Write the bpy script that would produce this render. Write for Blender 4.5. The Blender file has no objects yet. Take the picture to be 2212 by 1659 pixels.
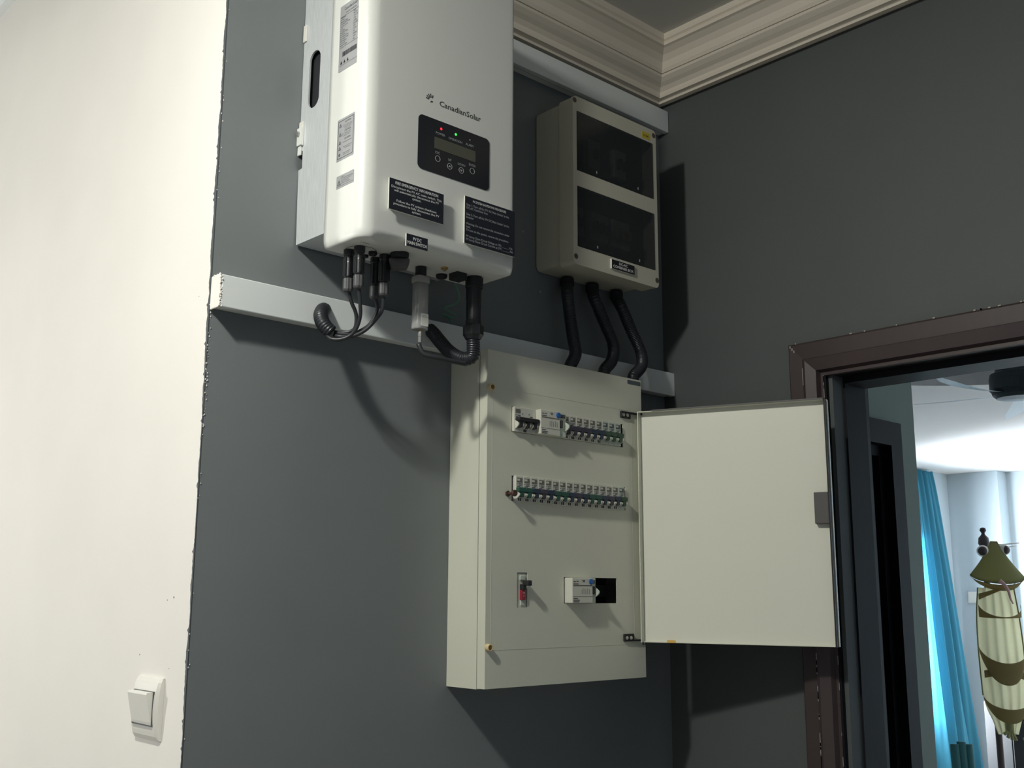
import bpy, bmesh, math, random
from mathutils import Vector, Matrix
from mathutils.geometry import tessellate_polygon
random.seed(7)
PI = math.pi
S = bpy.context.scene
C = S.collection
# ---------------------------------------------------------------- camera
cam = bpy.data.objects.new('camera', bpy.data.cameras.new('camera')); C.objects.link(cam)
yaw, pitch, roll = 0.7449064968606631, 0.1922730593792903, 0.005141792111421765
fwd = Vector((math.sin(yaw)*math.cos(pitch), math.cos(yaw)*math.cos(pitch), math.sin(pitch)))
rt = Vector((math.cos(yaw), -math.sin(yaw), 0)); up = rt.cross(fwd)
r2 = rt*math.cos(roll) + up*math.sin(roll); u2 = -rt*math.sin(roll) + up*math.cos(roll)
M = Matrix((r2, u2, -fwd)).transposed().to_4x4(); M.translation = (-1.7985, -1.46, 1.68)
cam.matrix_world = M
cam.data.sensor_width = 36; cam.data.lens = 36*2308.19/2212; cam.data.clip_start = .02
S.camera = cam
# ---------------------------------------------------------------- world, lights, exposure
S.view_settings.view_transform = 'Standard'; S.view_settings.look = 'None'
S.view_settings.exposure = 0.0; S.view_settings.gamma = 1; S.view_settings.use_curve_mapping = False
w = bpy.data.worlds.new('world'); S.world = w; w.use_nodes = True
w.node_tree.nodes['Background'].inputs[0].default_value = (0.72, 0.84, 1.0, 1)
w.node_tree.nodes['Background'].inputs[1].default_value = 0.19
def area(name, loc, target, size, power, col, shape='DISK', sy=None, spread=180):
    l = bpy.data.lights.new(name, 'AREA'); l.shape = shape; l.size = size
    if sy: l.size_y = sy
    l.energy = power; l.color = col; l.spread = math.radians(spread)
    o = bpy.data.objects.new(name, l); C.objects.link(o); o.location = loc
    o.rotation_euler = (Vector(target)-Vector(loc)).to_track_quat('-Z', 'Y').to_euler()
    return o
pl = bpy.data.lights.new('ceiling_bulb', 'POINT'); pl.energy = 28; pl.color = (1, .985, .90); pl.shadow_soft_size = .05
po = bpy.data.objects.new('ceiling_bulb', pl); C.objects.link(po); po.location = (-1.92, -.56, 2.815)
area('ceiling_downlight', (-1.92, -.56, 2.862), (-1.92, -.56, 0), .11, 16.5, (1, .985, .90))
pl = bpy.data.lights.new('hall_bulb', 'POINT'); pl.energy = 66; pl.color = (1, .985, .92); pl.shadow_soft_size = .08
po = bpy.data.objects.new('hall_bulb', pl); C.objects.link(po); po.location = (-2.55, 1.35, 1.95)
area('window_daylight', (6.70, 3.60, 1.35), (8.0, 1.2, 1.25), 1.5, 620, (.84, .92, 1.0), 'RECTANGLE', 1.55, 125)

# ---------------------------------------------------------------- materials
def mat(name, col, rough=.5, metal=0, bump=0, bscale=60, var=0, vscale=4, spec=.5, emit=None, es=1, trans=0, alpha=1, stretch=None, sss=0):
    m = bpy.data.materials.new(name); m.use_nodes = True; nt = m.node_tree; b = nt.nodes['Principled BSDF']
    b.inputs['Base Color'].default_value = (*col, 1); b.inputs['Roughness'].default_value = rough
    b.inputs['Metallic'].default_value = metal; b.inputs['Specular IOR Level'].default_value = spec
    tc = nt.nodes.new('ShaderNodeTexCoord'); mp = nt.nodes.new('ShaderNodeMapping')
    nt.links.new(tc.outputs['Object'], mp.inputs[0])
    if stretch: mp.inputs['Scale'].default_value = stretch
    if var:
        n = nt.nodes.new('ShaderNodeTexNoise'); n.inputs['Scale'].default_value = vscale; n.inputs['Detail'].default_value = 5
        r = nt.nodes.new('ShaderNodeValToRGB'); nt.links.new(mp.outputs[0], n.inputs[0]); nt.links.new(n.outputs[0], r.inputs[0])
        r.color_ramp.elements[0].position = .3; r.color_ramp.elements[1].position = .7
        r.color_ramp.elements[0].color = (*[c*(1-var) for c in col], 1); r.color_ramp.elements[1].color = (*[min(1, c*(1+var)) for c in col], 1)
        nt.links.new(r.outputs[0], b.inputs['Base Color'])
    if bump:
        n2 = nt.nodes.new('ShaderNodeTexNoise'); n2.inputs['Scale'].default_value = bscale; n2.inputs['Detail'].default_value = 6
        bp = nt.nodes.new('ShaderNodeBump'); bp.inputs['Strength'].default_value = bump; bp.inputs['Distance'].default_value = .002
        nt.links.new(mp.outputs[0], n2.inputs[0]); nt.links.new(n2.outputs[0], bp.inputs['Height']); nt.links.new(bp.outputs[0], b.inputs['Normal'])
    if emit: b.inputs['Emission Color'].default_value = (*emit, 1); b.inputs['Emission Strength'].default_value = es
    if trans: b.inputs['Transmission Weight'].default_value = trans
    if alpha < 1: b.inputs['Alpha'].default_value = alpha
    if sss:      # thin cloth that lets light through
        out = nt.nodes['Material Output']; tl = nt.nodes.new('ShaderNodeBsdfTranslucent'); mx = nt.nodes.new('ShaderNodeMixShader')
        tl.inputs[0].default_value = (*col, 1); mx.inputs[0].default_value = sss
        nt.links.new(b.outputs[0], mx.inputs[1]); nt.links.new(tl.outputs[0], mx.inputs[2]); nt.links.new(mx.outputs[0], out.inputs[0])
    return m
K = {}
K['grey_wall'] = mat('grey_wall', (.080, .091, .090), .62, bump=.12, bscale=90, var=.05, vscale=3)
K['grey_back_lit'] = mat('grey_wall_long_lit', (.180, .198, .204), .6, bump=.12, bscale=90, var=.05, vscale=3)  # same paint as grey_wall; extra brightness of this wall put into the colour
K['grey_edge'] = mat('grey_edge', (.06, .07, .078), .6)
K['white_wall'] = mat('white_wall', (.74, .72, .68), .75, bump=.22, bscale=26, var=.02, vscale=5)
K['plaster'] = mat('plaster', (.80, .73, .62), .8, bump=.10, bscale=30, var=.03, vscale=5)
K['ceiling'] = mat('ceiling_paint', (.62, .62, .58), .85, bump=.05, bscale=30)
K['floor'] = mat('floor_tile', (.42, .38, .32), .4, var=.1)
K['trunk'] = mat('trunking_plastic', (.74, .78, .78), .42)
K['white_plastic'] = mat('white_plastic', (.74, .73, .68), .35)
K['cover'] = mat('inverter_cover', (.735, .755, .72), .42, bump=.05, bscale=500)
K['panel'] = mat('panel_steel', (.69, .70, .59), .42, bump=.05, bscale=400, var=.03, vscale=6)
K['panel_in'] = mat('panel_inner', (.78, .78, .68), .45, bump=.04, bscale=300)
K['combiner'] = mat('combiner_plastic', (.60, .58, .48), .5, bump=.05, bscale=300)
K['alu'] = mat('brushed_aluminium', (.72, .75, .77), .40, metal=.35, bump=.25, bscale=60, var=.08, vscale=30, stretch=(1, 14, 1))
K['steel'] = mat('zinc_steel', (.55, .55, .53), .35, metal=.9)
K['black'] = mat('black_plastic', (.016, .018, .021), .32)
K['blackm'] = mat('black_matt', (.010, .011, .013), .6)
K['conduit'] = mat('conduit_plastic', (.018, .021, .027), .38)
K['cable'] = mat('cable_rubber', (.030, .033, .038), .42)
K['dgrey'] = mat('dark_grey_plastic', (.085, .082, .080), .5)
K['capgrey'] = mat('cap_grey', (.075, .078, .082), .45, bump=.05)
K['disp'] = mat('display_film', (.010, .013, .020), .22)
K['lcd'] = mat('lcd_glass', (.085, .088, .070), .25)
K['print'] = mat('grey_print', (.055, .060, .058), .6)
K['lprint'] = mat('light_print', (.42, .44, .46), .6)
K['wprint'] = mat('white_print', (.75, .76, .76), .6)
K['sign'] = mat('sign_black', (.012, .016, .026), .4)
K['signedge'] = mat('sign_core_white', (.75, .75, .70), .5)
K['sticker'] = mat('silver_sticker', (.34, .35, .36), .45)
K['inkgrey'] = mat('sticker_ink', (.10, .11, .12), .6)
K['ink'] = mat('dark_ink', (.02, .02, .025), .6)
K['led_r'] = mat('led_red', (.3, .01, .01), .4, emit=(1, .02, .04), es=1.6)
K['led_g'] = mat('led_green', (.01, .3, .05), .4, emit=(.05, 1, .12), es=1.3)
K['window'] = mat('smoked_window', (.034, .040, .044), .14, alpha=.62)
K['inside'] = mat('enclosure_inside', (.10, .105, .10), .7)
K['dark'] = mat('dark_void', (.012, .014, .018), .7)
K['mcb'] = mat('breaker_body', (.66, .66, .58), .45)
K['mcb2'] = mat('breaker_body_pale', (.56, .62, .54), .45)
K['tprint'] = mat('breaker_print', (.16, .155, .13), .6)
K['t_green'] = mat('toggle_green', (.018, .085, .062), .4)
K['t_blue'] = mat('toggle_blue', (.020, .038, .070), .4)
K['t_purple'] = mat('toggle_purple', (.050, .046, .074), .4)
K['t_dgreen'] = mat('toggle_dark_green', (.03, .075, .045), .4)
K['t_black'] = mat('toggle_black', (.022, .022, .024), .4)
K['blue'] = mat('button_blue', (.02, .12, .38), .35)
K['red'] = mat('switch_red', (.30, .02, .035), .4)
K['brass'] = mat('brass', (.28, .16, .06), .4, metal=.6)
K['cream'] = mat('cream_plastic', (.70, .56, .32), .5)
K['rust'] = mat('rusted_bolt', (.10, .055, .045), .5, metal=.4, var=.3, vscale=300)
K['yellow'] = mat('yellow_label', (.62, .50, .04), .6)
K['amber'] = mat('amber_label', (.70, .45, .10), .6)
K['bluegrey'] = mat('bluegrey_label', (.10, .125, .14), .5)
K['gwire'] = mat('green_wire', (.11, .30, .20), .5)
K['stick'] = mat('translucent_grey', (.46, .46, .45), .22, metal=.3)
K['stick2'] = mat('stick_collar', (.34, .34, .31), .4)
K['gold'] = mat('gold', (.55, .38, .16), .35, metal=.8)
K['wood'] = mat('dark_brown_wood', (.048, .032, .032), .45, bump=.2, bscale=40, var=.16, vscale=7, stretch=(1, 1, .15), spec=.6)
K['wood2'] = mat('dark_frame_wood', (.007, .008, .011), .55, spec=.22, bump=.2, bscale=40, var=.12, vscale=7, stretch=(1, 1, .15))
K['chip'] = mat('bare_chip', (.42, .38, .34), .7)
K['green_wall'] = mat('green_grey_wall', (.36, .43, .38), .7, bump=.05)
K['blue_wall'] = mat('blue_wall', (.46, .53, .57), .8, bump=.04)
K['far_ceil'] = mat('far_ceiling', (.62, .60, .59), .85)
K['curtain'] = mat('teal_curtain', (.045, .24, .34), .8, sss=.35)
K['teal'] = mat('teal_velvet', (.06, .20, .21), .8)
K['fan'] = mat('fan_blade_white', (.62, .65, .66), .35)
K['fanhub'] = mat('fan_hub_dark', (.012, .025, .030), .5)
K['olive'] = mat('olive_felt', (.30, .29, .13), .85)
K['khaki'] = mat('khaki_fabric', (.34, .27, .12), .85)
K['creamf'] = mat('cream_fabric', (.86, .83, .62), .8, sss=.5, var=.12, vscale=20, stretch=(1, 1, .1))
K['pink'] = mat('pink_felt', (.60, .36, .34), .8)
K['brownwood'] = mat('stand_brown', (.05, .035, .04), .4)
K['cloth'] = mat('blue_cloth', (.14, .30, .50), .8, var=.5, vscale=14)

# ---------------------------------------------------------------- helpers
def new(name, bm, m, parent=None, smooth=False):
    me = bpy.data.meshes.new(name); bm.normal_update(); bm.to_mesh(me); bm.free()
    o = bpy.data.objects.new(name, me); C.objects.link(o)
    for x in (m if isinstance(m, (list, tuple)) else [m]): me.materials.append(x)
    if smooth:
        for p in me.polygons: p.use_smooth = True
    if parent is not None:
        o.parent = parent; o.location = -wl(parent)
    return o
def wl(o):
    v = Vector((0, 0, 0))
    while o is not None: v = v + o.location; o = o.parent
    return v
def thing(name, label, cat, loc, group=None):
    o = bpy.data.objects.new(name, None); C.objects.link(o); o.location = loc; o.empty_display_size = .02
    o['label'] = label; o['category'] = cat
    if group: o['group'] = group
    return o
def tag(o, label, cat, group=None):
    o['label'] = label; o['category'] = cat
    if group: o['group'] = group
    return o
def struct(o): o['kind'] = 'structure'; return o
def bbox(bm, x0, x1, y0, y1, z0, z1, bev=0, seg=2):
    r = bmesh.ops.create_cube(bm, size=1)
    vs = r['verts']
    for v in vs: v.co = Vector(((x0+x1)/2+v.co.x*(x1-x0), (y0+y1)/2+v.co.y*(y1-y0), (z0+z1)/2+v.co.z*(z1-z0)))
    if bev:
        es = list({e for v in vs for e in v.link_edges})
        bmesh.ops.bevel(bm, geom=es, offset=bev, segments=seg, affect='EDGES', profile=.5, clamp_overlap=True)
    return vs
def box(name, d, m, parent=None, bev=0, seg=2):
    bm = bmesh.new(); bbox(bm, *d, bev=bev, seg=seg); return new(name, bm, m, parent)
def smooth_path(pts, n=8):
    P = [Vector(p) for p in pts]; P = [P[0]*2-P[1]] + P + [P[-1]*2-P[-2]]; out = []
    for i in range(1, len(P)-2):
        for k in range(n):
            t = k/n; a, b, c, d = P[i-1:i+3]
            out.append(.5*((2*b)+(c-a)*t+(2*a-5*b+4*c-d)*t*t+(-a+3*b-3*c+d)*t**3))
    out.append(P[-2]); return out
def resample(P, step):
    L = [0]
    for a, b in zip(P, P[1:]): L.append(L[-1]+(b-a).length)
    n = max(2, int(L[-1]/step)); out = []; j = 0
    for i in range(n+1):
        s = L[-1]*i/n
        while j < len(L)-2 and L[j+1] < s: j += 1
        t = (s-L[j])/max(1e-9, L[j+1]-L[j]); out.append(P[j].lerp(P[j+1], min(1, t)))
    return out
def tube(bm, pts, rad, seg=12, cap=True):
    P = pts; rings = []
    t = (P[1]-P[0]).normalized(); nrm = t.orthogonal().normalized()
    for i, p in enumerate(P):
        a = P[max(0, i-1)]; b = P[min(len(P)-1, i+1)]; t2 = (b-a).normalized()
        nrm = (nrm - t2*nrm.dot(t2)).normalized(); bi = t2.cross(nrm)
        r = rad(i) if callable(rad) else rad
        rings.append([bm.verts.new(p+(nrm*math.cos(2*PI*k/seg)+bi*math.sin(2*PI*k/seg))*r) for k in range(seg)])
    for A, B in zip(rings, rings[1:]):
        for k in range(seg): bm.faces.new((A[k], A[(k+1) % seg], B[(k+1) % seg], B[k])).smooth = True
    if cap: bm.faces.new(rings[0][::-1]); bm.faces.new(rings[-1])
def tube_obj(name, pts, r, m, parent=None, seg=12, step=.004):
    bm = bmesh.new(); tube(bm, resample(smooth_path(pts), step), r, seg); return new(name, bm, m, parent)
def corrugated(name, pts, r, m, parent=None, pitch=.0036, seg=18, open_end=False):
    P = resample(smooth_path(pts), pitch/4); bm = bmesh.new()
    tube(bm, P, lambda i: r*(1, .985, .90, .90)[i % 4] if True else r, seg, cap=not open_end)
    return new(name, bm, m, parent)
def lathe(bm, o, prof, axis='Z', seg=24, rmod=None, capped=True):
    ax = {'X': (Vector((1, 0, 0)), Vector((0, 1, 0)), Vector((0, 0, 1))), 'Y': (Vector((0, 1, 0)), Vector((0, 0, 1)), Vector((1, 0, 0))), 'Z': (Vector((0, 0, 1)), Vector((1, 0, 0)), Vector((0, 1, 0)))}[axis] if isinstance(axis, str) else axis
    o = Vector(o); rings = []
    for r, h in prof:
        rings.append([bm.verts.new(o+ax[0]*h+(ax[1]*math.cos(2*PI*k/seg)+ax[2]*math.sin(2*PI*k/seg))*(r*(rmod(k) if rmod else 1))) for k in range(seg)])
    for A, B in zip(rings, rings[1:]):
        for k in range(seg): bm.faces.new((A[k], A[(k+1) % seg], B[(k+1) % seg], B[k]))
    if capped: bm.faces.new(rings[0][::-1]); bm.faces.new(rings[-1])
def lathe_obj(name, o, prof, m, parent=None, axis='Z', seg=24, rmod=None, smooth=False):
    bm = bmesh.new(); lathe(bm, o, prof, axis, seg, rmod); bmesh.ops.recalc_face_normals(bm, faces=bm.faces[:])
    return new(name, bm, m, parent, smooth)
def plate(bm, outer, holes, axis, a0, a1):
    """flat plate with holes; 2D points map to the two remaining axes, thickness a0..a1 along axis"""
    def P(p, a): return {'X': (a, p[0], p[1]), 'Y': (p[0], a, p[1]), 'Z': (p[0], p[1], a)}[axis]
    loops = [outer]+list(holes)
    tri = tessellate_polygon([[Vector((p[0], p[1], 0)) for p in l] for l in loops])
    flat = [p for l in loops for p in l]
    va = [bm.verts.new(P(p, a0)) for p in flat]; vb = [bm.verts.new(P(p, a1)) for p in flat]
    for t in tri:
        try: bm.faces.new([va[i] for i in t]); bm.faces.new([vb[i] for i in reversed(t)])
        except ValueError: pass
    k = 0
    for l in loops:
        n = len(l)
        for i in range(n): bm.faces.new((va[k+i], va[k+(i+1) % n], vb[k+(i+1) % n], vb[k+i]))
        k += n
    bmesh.ops.recalc_face_normals(bm, faces=bm.faces[:])
def rect(x0, x1, y0, y1): return [(x0, y0), (x1, y0), (x1, y1), (x0, y1)]
def rrect(x0, x1, y0, y1, r, n=5):
    out = []
    for cx, cy, a in ((x1-r, y1-r, 0), (x0+r, y1-r, 90), (x0+r, y0+r, 180), (x1-r, y0+r, 270)):
        for k in range(n+1):
            t = math.radians(a+90*k/n); out.append((cx+r*math.cos(t), cy+r*math.sin(t)))
    return out
def plate_obj(name, outer, holes, axis, a0, a1, m, parent=None):
    bm = bmesh.new(); plate(bm, outer, holes, axis, a0, a1); return new(name, bm, m, parent)
def text(name, s, center, wdt, hgt, m, parent=None, face='Y', bold=0, align='CENTER', thick=.00015):
    cu = bpy.data.curves.new(name, 'FONT'); cu.body = s; cu.align_x = align; cu.offset = bold; cu.resolution_u = 2; cu.fill_mode = 'BOTH'
    t = bpy.data.objects.new(name, cu); me = bpy.data.meshes.new_from_object(t); bpy.data.objects.remove(t)
    xs = [v.co.x for v in me.vertices]; ys = [v.co.y for v in me.vertices]
    x0, x1, y0, y1 = min(xs), max(xs), min(ys), max(ys); cx, cy = (x0+x1)/2, (y0+y1)/2
    sx = wdt/(x1-x0); sy = hgt/(y1-y0)
    for v in me.vertices:
        a = (v.co.x-cx)*sx; b = (v.co.y-cy)*sy
        if face == 'Y': v.co = Vector((center[0]+a, center[1], center[2]+b))
        elif face == 'X': v.co = Vector((center[0], center[1]-a, center[2]+b))
        else: v.co = Vector((center[0]+a, center[1]+b, center[2]))
    me.name = name; me.materials.append(m)
    o = bpy.data.objects.new(name, me); C.objects.link(o)
    if parent is not None: o.parent = parent; o.location = -wl(parent)
    return o
def extrude_profile(name, prof, path, m):
    """prof: (offset, z); path: function offset -> list of (x, y) points"""
    bm = bmesh.new(); cols = []
    for d, z in prof: cols.append([bm.verts.new((x, y, z)) for x, y in path(d)])
    for A, B in zip(cols, cols[1:]):
        for k in range(len(A)-1): bm.faces.new((A[k], A[k+1], B[k+1], B[k]))
    A, B = cols[0], cols[-1]
    for k in range(len(A)-1): bm.faces.new((A[k], A[k+1], B[k+1], B[k]))
    bm.faces.new([c[0] for c in cols]); bm.faces.new([c[-1] for c in cols])
    bmesh.ops.recalc_face_normals(bm, faces=bm.faces[:]); return new(name, bm, m)

# ---------------------------------------------------------------- room shell
struct(box('floor', (-4.6, 8.9, -3.2, 4.2, -.1, 0), K['floor']))
XE = -1.0753
struct(box('wall_back', (XE+.0006, 0, 0, .10, 0, 3.02), K['grey_back_lit']))
ws = struct(box('wall_left', (XE, XE+.10, .0012, 4.2, 0, 3.30), K['white_wall']))
# ragged paint line on the outer corner
bm = bmesh.new(); n = 520; rowa = []; rowb = []; e = .003
for i in range(n+1):
    z = 1.2+1.75*i/n; e += random.uniform(-.0011, .0011); e = min(.0062, max(.0012, e))
    if random.random() < .03: e2 = e+.0035
    else: e2 = e
    rowa.append(bm.verts.new((XE-.0005, -.0006, z))); rowb.append(bm.verts.new((XE-.0005, e2, z)))
for i in range(n): bm.faces.new((rowa[i], rowa[i+1], rowb[i+1], rowb[i]))
rr = bmesh.ops.extrude_face_region(bm, geom=bm.faces[:])
for g in rr['geom']:
    if isinstance(g, bmesh.types.BMVert): g.co.x += .0012
pe = struct(new('trim_1', bm, K['grey_edge']))
# pale chips along the corner
bm = bmesh.new()
for i in range(70):
    z = random.choice((random.uniform(1.9, 2.12), random.uniform(1.4, 2.8))); s = random.uniform(.0005, .0013)
    x = XE+random.uniform(0, .004)
    bmesh.ops.create_icosphere(bm, subdivisions=1, radius=s, matrix=Matrix.Translation((x, -.0008, z)) @ Matrix.Diagonal((1, .4, random.uniform(.8, 1.8), 1)))
ch = new('paint_chips', bm, K['white_wall'], pe); ch['kind'] = 'stuff'
# right wall with the door opening
DY0, DY1, DZ = -.408, -1.32, 2.094
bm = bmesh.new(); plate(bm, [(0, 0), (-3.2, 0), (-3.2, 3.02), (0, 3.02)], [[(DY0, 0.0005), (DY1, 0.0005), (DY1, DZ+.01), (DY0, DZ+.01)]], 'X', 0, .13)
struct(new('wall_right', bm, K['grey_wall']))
struct(box('ceiling', (-4.6, .13, -3.2, -.0002, 2.869, 3.30), K['ceiling']))
struct(box('ceiling_hall', (-4.6, XE-.0101, .0, 4.2, 3.22, 3.32), K['ceiling']))
# cornices: (distance from wall, height)
prof = [(0, 2.774), (.010, 2.770), (.022, 2.769), (.0235, 2.7735), (.030, 2.7755), (.036, 2.7745), (.0385, 2.780), (.040, 2.785), (.048, 2.792), (.058, 2.7965), (.068, 2.803),
        (.0715, 2.8095), (.0735, 2.8075), (.078, 2.8135), (.084, 2.826), (.094, 2.836), (.107, 2.843), (.1135, 2.8445), (.1145, 2.851), (.112, 2.853), (.117, 2.856), (.1175, 2.8695), (0, 2.8695)]
c1 = struct(extrude_profile('trim_2', prof, lambda d: [(XE, -d), (-d, -d)], K['plaster']))
c2 = struct(extrude_profile('trim_3', prof, lambda d: [(-d, -d), (-d, -3.2)], K['plaster']))
prof2 = [(0, 3.096), (.02, 3.094), (.024, 3.100), (.040, 3.110), (.075, 3.145), (.10, 3.17), (.11, 3.20), (.115, 3.2205), (0, 3.2205)]
struct(extrude_profile('trim_4', prof2, lambda d: [(XE-d, 4.2), (XE-d, -.0)], K['trunk']))
# left part of the header that carries the low ceiling is the ceiling slab itself

# door frame in the right wall: casing, jamb, stop, head
dr = thing('door_1', '', '', (0, DY0, 0)); del dr['label']; del dr['category']; struct(dr)
def casing_side(y_out, y_in, z0, z1, x=0):
    bm = bmesh.new()
    prof = [(y_out, -.001), (y_out, -.020), (y_out-.004, -.024), (-.3615, -.0225), (-.3635, -.030), (-.366, -.0265), (y_in+.010, -.0225), (y_in+.006, -.012), (y_in, -.012), (y_in, -.001)]
    a = [bm.verts.new((xx, y, z0)) for y, xx in prof]
    b = []
    for y, xx in prof:      # mitre at the top, 45 degrees
        dz = (y_out-y)
        b.append(bm.verts.new((xx, y, z1-dz)))
    for i in range(len(prof)):
        j = (i+1) % len(prof); bm.faces.new((a[i], a[j], b[j], b[i]))
    bm.faces.new(a); bm.faces.new(b[::-1]); bmesh.ops.recalc_face_normals(bm, faces=bm.faces[:]); return bm
new('casing', casing_side(-.3285, -.397, 0, 2.156), K['wood'], dr)
bm = bmesh.new()
prof_h = [(0, -.001), (0, -.020), (.004, -.024), (.033, -.0225), (.035, -.027), (.0375, -.0265), (.0585, -.0225), (.0625, -.012), (.0685, -.012), (.0685, -.001)]
A = [bm.verts.new((xx, -.3285-d, 2.156-d)) for d, xx in prof_h]; B = [bm.verts.new((xx, -1.40+d, 2.156-d)) for d, xx in prof_h]
for i in range(len(prof_h)):
    j = (i+1) % len(prof_h); bm.faces.new((A[i], A[j], B[j], B[i]))
bm.faces.new(A); bm.faces.new(B[::-1]); bmesh.ops.recalc_face_normals(bm, faces=bm.faces[:]); new('casing', bm, K['wood'], dr)
bm = bmesh.new()
for v in casing_side(-.3285, -.397, 0, 2.156).verts: pass
bm = casing_side(-.3285, -.397, 0, 2.156)
for v in bm.verts: v.co.y = -1.7285-v.co.y
bmesh.ops.recalc_face_normals(bm, faces=bm.faces[:]); new('casing', bm, K['wood'], dr)
# jambs with a rebate
for s, y in ((1, -.400), (-1, -1.3285)):
    bm = bmesh.new()
    pr = [(-.010, y+.008*s), (-.010, y), (.038, y), (.0385, y-.012*s), (.052, y-.012*s), (.0525, y-.009*s), (.118, y-.009*s), (.118, y), (.146, y), (.146, y+.008*s)]
    a = [bm.verts.new((p[0], p[1], 0)) for p in pr]; b = [bm.verts.new((p[0], p[1], 2.094)) for p in pr]
    for i in range(len(pr)):
        j = (i+1) % len(pr); bm.faces.new((a[i], a[j], b[j], b[i]))
    bm.faces.new(a); bm.faces.new(b[::-1]); bmesh.ops.recalc_face_normals(bm, faces=bm.faces[:]); new('jamb', bm, K['wood2'], dr)
bm = bmesh.new(); pr = [(-.010, 2.104), (-.010, 2.089), (.038, 2.089), (.0385, 2.077), (.118, 2.077), (.118, 2.089), (.146, 2.089), (.146, 2.104)]
a = [bm.verts.new((p[0], -.400, p[1])) for p in pr]; b = [bm.verts.new((p[0], -1.3285, p[1])) for p in pr]
for i in range(len(pr)):
    j = (i+1) % len(pr); bm.faces.new((a[i], a[j], b[j], b[i]))
bm.faces.new(a); bm.faces.new(b[::-1]); bmesh.ops.recalc_face_normals(bm, faces=bm.faces[:]); new('head', bm, K['wood2'], dr)
# chipped paint on the frame edges
bm = bmesh.new()
for i in range(60):
    z = random.uniform(1.25, 2.09); hgt = random.uniform(.004, .03)
    bbox(bm, -.0306, -.0296, -.3641, -.3631, z, z+hgt)
for i in range(26):
    z = random.uniform(1.25, 2.08); hgt = random.uniform(.003, .02)
    bbox(bm, -.0127, -.0119, -.3972, -.3964, z, z+hgt)
for i in range(14):
    y = random.uniform(-.34, -.8); s = random.uniform(.001, .003)
    bbox(bm, -.0246, -.0190, y-s, y+s, 2.1545, 2.1566)
for i in range(3): bbox(bm, -.0247, -.0235, -.334-i*.004, -.336-i*.004, 2.148-i*.005, 2.153-i*.005)
x = new('paint_chips', bm, K['chip'], dr); x['kind'] = 'stuff'

# ---------------------------------------------------------------- rooms beyond the door
HF = 2.82
GY = .015
bm = bmesh.new(); plate(bm, [(.1305, 0), (1.163, 0), (1.163, HF), (.1305, HF)], [[(.30, .0005), (.985, .0005), (.985, 2.10), (.30, 2.10)]], 'Y', GY, GY+.12)
struct(new('wall_stub', bm, K['green_wall']))
d2 = thing('door_2', '', '', (.64, GY, 0)); del d2['label']; del d2['category']; struct(d2)
bm = bmesh.new(); plate(bm, [(.25, 0), (1.033, 0), (1.033, 2.152), (.25, 2.152)], [[(.31, .0005), (.972, .0005), (.972, 2.085), (.31, 2.085)]], 'Y', GY-.026, GY-.0005)
new('casing', bm, K['wood2'], d2)
bm = bmesh.new(); plate(bm, [(.3005, 0), (.9845, 0), (.9845, 2.0995), (.3005, 2.0995)], [[(.335, .0005), (.945, .0005), (.945, 2.055), (.335, 2.055)]], 'Y', GY+.0, GY+.12)
new('jamb', bm, K['wood2'], d2)
box('door_leaf', (.336, .944, GY+.080, GY+.115, .005, 2.052), K['dark'], d2)
struct(box('wall_side_stub', (1.05, 1.162, GY+.1205, 3.28, 0, HF), K['blue_wall']))
# window wall
bm = bmesh.new(); plate(bm, [(1.05, 0), (8.6, 0), (8.6, HF), (1.05, HF)], [[(5.9, .55), (7.6, .55), (7.6, 2.2), (5.9, 2.2)]], 'Y', 3.2805, 3.40)
struct(new('wall_far_left', bm, K['blue_wall']))
wn = thing('window_1', '', '', (6.45, 3.33, .55)); del wn['label']; del wn['category']; struct(wn)
bm = bmesh.new(); plate(bm, rect(5.9005, 7.5995, .5505, 2.1995), [rect(5.95, 6.72, .60, 2.15), rect(6.78, 7.55, .60, 2.15)], 'Y', 3.31, 3.36)
new('window_frame', bm, K['white_plastic'], wn)
struct(box('wall_far', (8.31, 8.6, 2.795, 3.2800, 0, HF), K['blue_wall']))
struct(box('wall_far_recess', (8.50, 8.6, -3.2, 2.7945, 0, HF), K['blue_wall']))
struct(box('wall_far_right', (.1305, 8.6, -3.3, -3.2005, 0, HF), K['blue_wall']))
FX, FYc = 3.235, .535
bm = bmesh.new(); circ = [(FX+.97*math.cos(2*PI*k/64), FYc+.97*math.sin(2*PI*k/64)) for k in range(64)]
plate(bm, [(.1305, -3.3), (8.6, -3.3), (8.6, 3.4), (.1305, 3.4)], [circ], 'Z', HF+.0005, HF+.30)
fc = struct(new('ceiling_far', bm, K['far_ceil']))
box('recess_top', (FX-1, FX+1, FYc-1, FYc+1, HF+.3005, HF+.33), K['far_ceil'], fc)

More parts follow.
